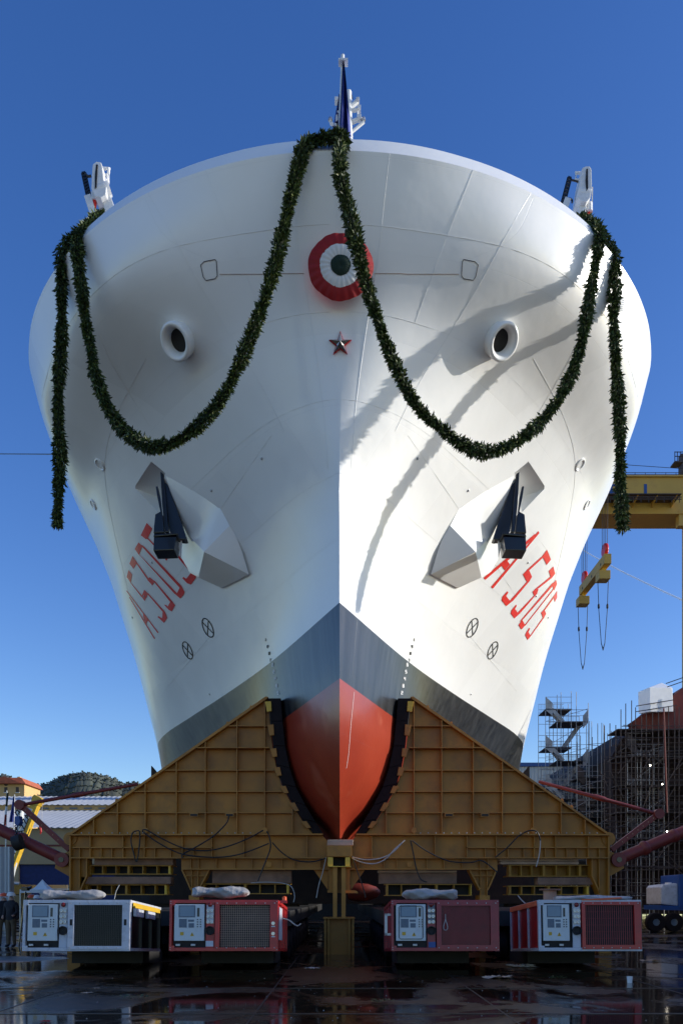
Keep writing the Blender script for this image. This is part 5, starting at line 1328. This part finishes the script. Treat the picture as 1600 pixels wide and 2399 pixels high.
# ------------------------------------------------------------------ right background
# gantry crane
YG = 112
gc = thing('gantry_crane', (P(1620,0,YG).x, YG, 0), 'tall yellow gantry crane with blue letters on its girder behind the right side', 'gantry crane')
xa = P(640,0,YG).x; xb = P(1760,0,YG).x; z_ = lambda v, Y=YG: P(0,v,Y).z
MB().box((xa,YG,z_(1205)),(xb,YG+4,z_(1117))).build('girder', M['crane_yellow'], gc)
MB().box((xa,YG-.3,z_(1118.5)),(xb,YG+4.3,z_(1115))).build('top_flange', M['crane_yellow'], gc)
MB().box((xa,YG-.25,z_(1205.5)),(xb,YG+4.3,z_(1203))).build('bottom_flange', M['crane_yellow'], gc)
xw = P(1580,0,YG).x
MB().box((xa,YG-2.4,z_(1178)),(xw,YG-.01,z_(1176))).build('walkway', M['scaff_dark'], gc)
rl_ = MB(); 
for v in (1164,1169): rl_.box((xa,YG-2.4,z_(v,YG-2.4)-.05),(xw,YG-2.3,z_(v,YG-2.4)+.05))
x = P(1380,0,YG).x
while x < xw: rl_.box((x,YG-2.4,z_(1177,YG-2.4)),(x+.08,YG-2.3,z_(1164,YG-2.4))); x += 1.1
rl_.build('handrail', M['scaff_dark'], gc)
br_ = MB(); x = P(1390,0,YG).x
while x < xw: br_.prism([(x,YG-2.3,z_(1177.5)),(x,YG-.02,z_(1177.5)),(x,YG-.02,z_(1190))], (.15,0,0)); x += 2.8
br_.each('bracket', M['crane_yellow'], gc)
tr_ = MB()
for v in (1106,1110): tr_.box((xa,YG+.1,z_(v)-.03),(xb,YG+.16,z_(v)+.03))
for k in range(14): x = P(1440+k*24,0,YG).x; tr_.box((x,YG+.1,z_(1116)),(x+.06,YG+.16,z_(1106)))
tr_.build('top_handrail', M['scaff_dark'], gc)
MB().tube([P(1440,1087,YG), P(1600,1098,YG)], .04, 5).build('stay_cable', M['cable'], gc)
for u0 in (1597, 655):
    xl = P(u0,0,YG+3.5).x; MB().prism([(xl,YG+.4,0),(xl+3.6,YG+.4,0),(xl+5.5,YG+.4,z_(1205)),(xl,YG+.4,z_(1205))], (0,3,0)).build('leg', M['crane_yellow'], gc)
MB().box((P(1590,0,YG).x,YG-.1,z_(1232)),(P(1616,0,YG).x,YG+1,z_(1197))).build('leg_joint', M['crane_yellow'], gc)
MB().pxprism([(1596,1062),(1604,1062),(1604,1117),(1596,1117)], YG+.5, 1).build('post', M['scaff_dark'], gc)
pf = MB(); pf.box((P(1577,0,YG).x,YG-.5,z_(1087)),(P(1597,0,YG).x,YG+1,z_(1084)))
for v in (1063,1073): pf.box((P(1577,0,YG).x,YG-.5,z_(v)-.04),(P(1597,0,YG).x,YG-.4,z_(v)+.04))
for u in (1577,1583,1590): pf.box((P(u,0,YG).x,YG-.5,z_(1084)),(P(u,0,YG).x+.08,YG-.4,z_(1062)))
pf.build('service_platform', M['scaff_dark'], gc)
LETT = 'FINCANTIERI'; ups = {10:1505, 9:1423}
for i, chh in enumerate(LETT):
    u = ups.get(i, 1423-(9-i)*72)
    if u < 660: continue
    text(chh, 3.15, 'girder_letter', M['blue_sign'] if 'blue_sign' in M else M['blue'], gc, (P(u,0,YG).x, YG-.03, (z_(1135)+z_(1170))/2-.1), Matrix.Rotation(R(90), 4, 'X'), ext=.02, sx=1.25 if chh != 'I' else 1.1)
# lifting beam with slings
YL = 108
lb_ = thing('lifting_beam', P(1398,1340,YL+5), 'yellow spreader beam with chain slings hanging from the gantry crane ropes', 'lifting beam')
xL = P(1424,0,YL).x
zB0, zB1 = P(0,1320,YL).z, P(0,1297,YL).z
MB().box((xL-.5,YL,zB0),(xL+.5,YL+11.5,zB1)).build('beam', M['crane_yellow'], lb_, bev=.03)
hh_ = MB()
for y in (1.5,5.5,9.8): hh_.lathe((xL-.51,YL+y,(zB0+zB1)/2-.2),(-1,0,0),[(0,.22),(.02,.001)],12)
hh_.each('beam_hole', M['black_matt'], lb_)
for dy in (1.2, 10.4):
    y = YL+dy
    MB().lathe((xL-.25,y,zB1+1.0),(1,0,0),[(0,.001),(0,.85),(.2,.95),(.35,.95),(.5,.85),(.5,.001)],20).build('hook_block', M['letter_red'], lb_, smooth=True)
    MB().tube([(xL,y,zB1-.1),(xL,y,zB1+.6)],.2,8).build('hook_shank', M['black'], lb_)
    rp = MB()
    for k in range(4): rp.tube([(xL-.4+.25*k,y,zB1+1.2),(xL-.4+.27*k,y,z_(1172))],.04,5)
    rp.each('hoist_rope', M['scaff_dark'], lb_)
    MB().box((xL-.25,y+.2,zB0-.55),(xL+.25,y+.9,zB0)).build('swivel', M['warn'], lb_)
    MB().box((xL-.9,y-.3,zB0-1.75),(xL+.7,y+1.4,zB0-.55)).build('sub_block', M['crane_yellow'], lb_, bev=.05)
    bot = Vector((xL-.1,y+.5,zB0-11.7)); sg = MB()
    for sx_ in (-1, 1):
        sg.tube([Vector((xL-.1+sx_*.75,y+.5,zB0-1.7)), Vector((xL-.1+sx_*.6,y+.5,zB0-6)), bot+Vector((sx_*.25,0,1)), bot],.05,5)
        sg.lathe(Vector((xL-.1+sx_*.62,y+.5,zB0-5.8)),(0,0,1),[(0,.05),(.2,.16),(.6,.16),(.8,.05)],8)
    sg.tube([bot+Vector((.25,0,1)), bot+Vector((0,0,.3)), bot+Vector((-.25,0,1))],.06,5)
    sg.build('sling', M['black_matt'], lb_)

# shed behind
Ys = 130
sh = thing('shed', (P(1340,0,Ys).x, Ys, 0), 'pale ribbed shed with a blue roof band behind the stair tower', 'building')
xa, xb = P(1130,0,Ys).x, P(1450,0,Ys).x
corr(xa,xb,Ys,0,Ys,P(0,1797,Ys).z,.55,.05).build('ribbed_wall', M['grey_sheet'], sh, fix=False); MB().box((xa,Ys-.3,P(0,1797,Ys).z),(xb,Ys+20,P(0,1788,Ys).z)).build('roof_band', M['blue'], sh)
MB().box((xa,Ys+.15,0),(xb,Ys+20,P(0,1797,Ys).z-.02)).build('shell', M['grey_sheet'], sh)

# scaffold stair tower
def stair_tower(u0, u1, Y, vts, vbot, lab, dens=1, top=1617, gm='scaff'):
    t = thing('stair_tower', (P((u0+u1)/2,0,Y).x, Y, 0), lab, 'scaffold stair')
    x0, x1 = P(u0,0,Y).x, P(u1,0,Y).x; D = 2.4
    po = MB()
    for x in (x0, x0+(x1-x0)*.27, x0+(x1-x0)*.36, x0+(x1-x0)*.6, x0+(x1-x0)*.72, x1):
        for y in (Y, Y+D): po.tube([(x,y,0),(x,y,P(0,top+random.uniform(0,24)+(26 if x in (x0,x1) else 0),Y).z)], .028, 5)
    po.each('standard', M['scaff'], t)
    zt = [P(0,v,Y).z for v in vts]; led = MB(); pl = MB(); fl_ = MB(); gd = MB()
    for i, z in enumerate(zt):
        right = i % 2 == 1
        a, c_ = (x0, x0+(x1-x0)*.62) if not right else (x0+(x1-x0)*.25, x1)
        pl.box((a,Y,z-.07),(c_,Y+D,z))
        for zz_ in (z+.5, z+1.0):
            for y in (Y, Y+D): led.tube([(a,y,zz_),(c_,y,zz_)], .02, 5)
        n = int((c_-a)/.13); gd = MB()
        for k in range(n): gd.box((a+k*.13,Y+D,z),(a+k*.13+.018,Y+D+.02,z+1.0))
        xs = x0 if not right else x1
        gd.prism([(xs,Y,z-.1),(xs,Y,z+1.05),(xs+(.6 if not right else -.45),Y,z+1.0-.5),(xs+(.6 if not right else -.45),Y,z-.6)], (0,.05,0))
        gd.build('guard_panel', M[gm], t)
        if i+1 < len(zt):
            zn = zt[i+1]
            if right: s0, s1 = (x1-.3, z), (x0+(x1-x0)*.5, zn)
            else: s0, s1 = (x0+(x1-x0)*.15, z), (x0+(x1-x0)*.42, zn)
            fl_ = MB()
            for y in (Y+.05, Y+.75):
                fl_.beam((s0[0],y+(1.3 if right else 0),s0[1]),(s1[0],y+(1.3 if right else 0),s1[1]),.04,.3)
            for k in range(9):
                q_ = k/9; fl_.box((s0[0]+(s1[0]-s0[0])*q_-.12,Y+.1+(1.3 if right else 0),s0[1]+(s1[1]-s0[1])*q_-.03),(s0[0]+(s1[0]-s0[0])*q_+.12,Y+.72+(1.3 if right else 0),s0[1]+(s1[1]-s0[1])*q_))
            fl_.build('flight', M[gm], t)
            led.tube([(x0,Y,zn),(x1,Y,z)], .02, 5)
    z = 1
    while z < zt[0]: 
        led.tube([(x0,Y,z),(x1,Y,z)], .02, 5); led.tube([(x0,Y+D,z+.3),(x1,Y+D,z+.3)], .02, 5); z += 1.0
    led.each('ledger', M['scaff'], t); pl.each('landing', M['scaff_dark'], t)
stair_tower(1278,1378,66,[1661,1691,1751,1783,1842,1872,1930,1962],2000,'free standing scaffold stair tower against the sky, right of the hull')
stair_tower(1352,1432,64,[1822,1846,1890,1915,1960,1985],2000,'lower dark scaffold stairs between the tower and the red ship',1,1690,'scaff_dark')
stair_tower(1470,1556,60,[1749,1775,1842,1870,1930,1962],2000,'scaffold stairs with barred landing against the red ship under construction',1,1740,'scaff_dark')

stair_tower(1990,2110,36,[1483,1583,1683,1783,1883],2000,'unseen scaffold stair tower added beyond the right edge to throw shadow on the hull',1,1440)  # out of view, added for the shadow it casts on the lower hull

# ship under construction with scaffolding
YS = 62
rs = thing('ship_under_construction', (P(1560,0,YS).x, YS+10, 0), 'dark red unfinished ship block wrapped in scaffolding at the right edge', 'ship')
MB().pxprism([(1500,2143),(1452,1960),(1436,1860),(1432,1775),(1452,1738),(1476,1712),(1500,1690),(1600,1690),(1750,1700),(1900,1720),(1900,2143)], YS, 26).build('hull_block', mat('dark_primer', (.022,.009,.008), .8, var=.4, scale=.5), rs)
MB().pxprism([(1484,1690),(1510,1672),(1640,1664),(1640,1704),(1500,1715)], YS-1.5, 1.4).build('bulwark', M['primer'], rs)
MB().pxprism([(1575,1632),(1608,1605),(1700,1600),(1700,1690),(1578,1690)], YS+2, 8).build('superstructure', M['primer'], rs)
# faceted shrink wrapped cabin
wc = MB(); A_ = [P(1496,1673,YS-2), P(1522,1668,YS-3.4), P(1577,1668,YS-3), P(1577,1668,YS+4), P(1498,1673,YS+4)]
B_ = [P(1495,1622,YS-2), P(1521,1611,YS-3.4), P(1575,1612,YS-3), P(1575,1612,YS+4), P(1496,1622,YS+4)]; ap = P(1550,1600,YS)
wc.add(A_+B_+[ap], [(0,1,6,5),(1,2,7,6),(2,3,8,7),(3,4,9,8),(4,0,5,9),(5,6,10),(6,7,10),(7,8,10),(8,9,10),(9,5,10),(4,3,2,1,0)]); wc.build('wrapped_cabin', M['tarp_wrap'] if 'tarp_wrap' in M else M['flag_white'], rs, bev=.05)
rnd = random.Random(21)
dk_ = MB()
for v in (1712,1775,1842,1905,1965,2030): dk_.box((P(1440,0,YS-2).x,YS-2.6,P(0,v,YS-2).z-.08),(P(1800,0,YS-2).x,YS-.3,P(0,v,YS-2).z)) 
sc = thing('scaffolding', (P(1530,0,YS-2).x, YS-2, 0), 'dense pole scaffolding in front of the red ship at the right edge', 'scaffolding')
dk_.each('walk_board', M['scaff_dark'], sc)
def skyline(u):
    f = pchip([1415,1432,1450,1472,1500,1530,1600,1800],[1715,1705,1690,1660,1640,1640,1635,1620]); return f(u)
po = MB(); le = MB(); dgn = MB()
u = 1416
while u < 1800:
    for y in (YS-3.2, YS-1.2):
        x = P(u,0,y).x; po.tube([(x,y,0),(x,y,P(0,skyline(u)+rnd.uniform(-22,26)+(30 if 1490 < u < 1585 else 0),y).z)], .035, 5)
    u += rnd.uniform(9,15)
v = 1700
while v < 2120:
    for y in (YS-3.25, YS-1.15):
        z = P(0,v+rnd.uniform(-3,3),y).z; ul = 1416 if v > 1770 else 1440 if v > 1730 else 1460
        le.tube([(P(ul+rnd.uniform(-6,10),0,y).x,y,z),(P(1800,0,y).x,y,z+rnd.uniform(-.6,1.2))], .03, 5)
    v += rnd.uniform(12,18)
for k in range(26):
    u = rnd.uniform(1420,1640); v = rnd.uniform(1730,2080); y = YS-3.3
    dgn.tube([P(u,v,y), P(u+rnd.choice((-1,1))*rnd.uniform(25,60),v-rnd.uniform(35,75),y)], .03, 5)
for u0, v0, u1, v1 in ((1560,1602,1600,1588),(1563,1610,1600,1597),(1490,1655,1580,1640),(1490,1668,1585,1653)): dgn.tube([P(u0,v0,YS-3.4),P(u1,v1,YS-3.4)], .035, 5)
po.each('standard', M['scaff_dark'], sc); le.each('ledger', M['scaff_dark'], sc); dgn.each('brace', M['scaff_dark'], sc)
MB().tube([P(1555,1660,YS-4),P(1563,1905,YS-4)], .06, 8).build('red_pipe', M['primer'], sc)
# low scaffolding between tower and the ship
s2 = thing('scaffolding', (P(1400,0,70).x, 70, 0), 'lower pole scaffolding behind the stair tower, thinner, with the pine behind', 'scaffolding')
po = MB(); le = MB(); bd = MB(); u = 1268
while u < 1440:
    for y in (70, 72.5):
        x = P(u,0,y).x; po.tube([(x,y,0),(x,y,P(0,(1800 if u < 1375 else 1700)+rnd.uniform(-15,30),y).z)], .03, 5)
    u += rnd.uniform(8,15)
v = 1745
while v < 2100:
    for y in (70, 72.5): z = P(0,v,y).z; le.tube([(P(1375 if v < 1800 else 1268,0,y).x,y,z),(P(1440,0,y).x,y,z+rnd.uniform(-.4,.4))], .025, 5)
    v += rnd.uniform(10,16)
for v in (1800,1848,1895,1940,1990,2040): bd.box((P(1345,0,70).x,70,P(0,v,70).z-.1),(P(1440,0,70).x,72.5,P(0,v,70).z))
bd.box((P(1352,0,69.5).x,69.4,P(0,1833,70).z),(P(1425,0,69.5).x,69.6,P(0,1824,70).z))
po.each('standard', M['scaff'], s2); le.each('ledger', M['scaff'], s2); bd.each('walk_board', M['scaff_dark'], s2)

# work lamps
for i, (u, v) in enumerate(((1523,1794),(1551,1838),(1562,1949),(1559,2070))):
    lab = ['highest small lit work lamp on the right scaffolding','second small lit work lamp, between the upper walkways','small lit work lamp above the right red strut','lowest lit work lamp, over the white tank'][i]
    t = thing('work_lamp', P(u,v,YS-3.6), lab, 'lamp', 'lit work lamps on the scaffolding')
    MB().lathe(P(u,v,YS-3.6), (0,-1,0), [(-.12,.03),(0,.055),(.02,.055)], 12).build('lamp_housing', M['black'], t)
    MB().lathe(P(u,v,YS-3.6), (0,-1,0), [(.0,.05),(.05,.04),(.07,.001)], 12).build('lens', M['lamp_on'], t, smooth=True)

# truck with white tank at the right edge
Yv = 40
tk = thing('truck', (P(1610,0,Yv).x, Yv, 0), 'blue truck with a white tank, cut off by the right edge', 'truck')
MB().pxprism([(1590,2050),(1700,2048),(1700,2128),(1590,2128)], Yv, 2.3).build('body', M['blue'], tk, bev=.05)
tb_ = MB().pxprism([(1548,2080),(1554,2074),(1588,2070),(1589,2124),(1549,2120)], Yv+.1, 2.0); tb_.build('tank', M['frame_white'], tk, bev=.12)
MB().lathe(P(1566,2074,Yv+1), (0,0,1), [(0,.18),(.12,.18),(.12,.001)], 12).build('tank_lid', M['white_paint'], tk)
MB().pxprism([(1547,2122),(1700,2126),(1700,2136),(1547,2133)], Yv+.05, 2.2).build('chassis', M['blue'], tk)
for u in (1530+6, 1578):
    w_ = MB().lathe((P(u,0,Yv).x,Yv-.1,.5), (0,1,0), [(0,.18),(0,.46),(.05,.5),(.3,.5),(.35,.46)], 20).build('wheel', M['rubber'], tk, smooth=True)
    MB().lathe((P(u,0,Yv).x,Yv-.05,.5), (0,1,0), [(0,.001),(-.02,.18),(.05,.2)], 14).build('rim', M['screen_dark'], w_, smooth=True)

# unseen building added on the right so its roof line shades the slip floor
wk = thing('shade_building', (26, 15, 0), 'unseen tall building added beyond the right edge to shade the slipway', 'building')
MB().box((22,3,0),(40,16.7,9.9)).build('wall', M['grey_sheet'], wk); MB().box((21.5,2.5,9.9),(40.5,16.8,10.2)).build('roof', M['grey_sheet'], wk)
MB().box((22.05,16.8,0),(40,46,8.0)).build('low_shade_wall', M['grey_sheet'], wk); MB().box((21.5,16.82,8.0),(40.5,46.5,8.3)).build('low_shade_roof', M['grey_sheet'], wk)
for k in range(6): MB().box((21.94,5+k*6.8,0),(21.99,9+k*6.8,6)).build('door', M['navy'], wk)

# contrails far up
def contrail(pts, Y, wpx, lab):
    p = [P(u, v, Y) for u, v in pts]; r_ = wpx*Y/F
    m = bpy.data.materials.get('vapour') or bpy.data.materials.new('vapour'); m.use_nodes = True; t = m.node_tree; b = t.nodes['Principled BSDF']; b.inputs['Base Color'].default_value = (.9,.92,.95,1); b.inputs['Roughness'].default_value = 1; b.inputs['Alpha'].default_value = .32
    o = MB().tube(spline(p, 6), [r_*(.5+.5*i/(6*(len(p)-1))) for i in range(6*(len(p)-1)+1)], 10).build('contrail', m, smooth=True); tag(o, lab, 'contrail', kind='stuff')
contrail([(1330,1268),(1420,1320),(1510,1365),(1600,1407)], 6000, 2.2, 'thin white contrail slanting across the sky behind the lifting beam')
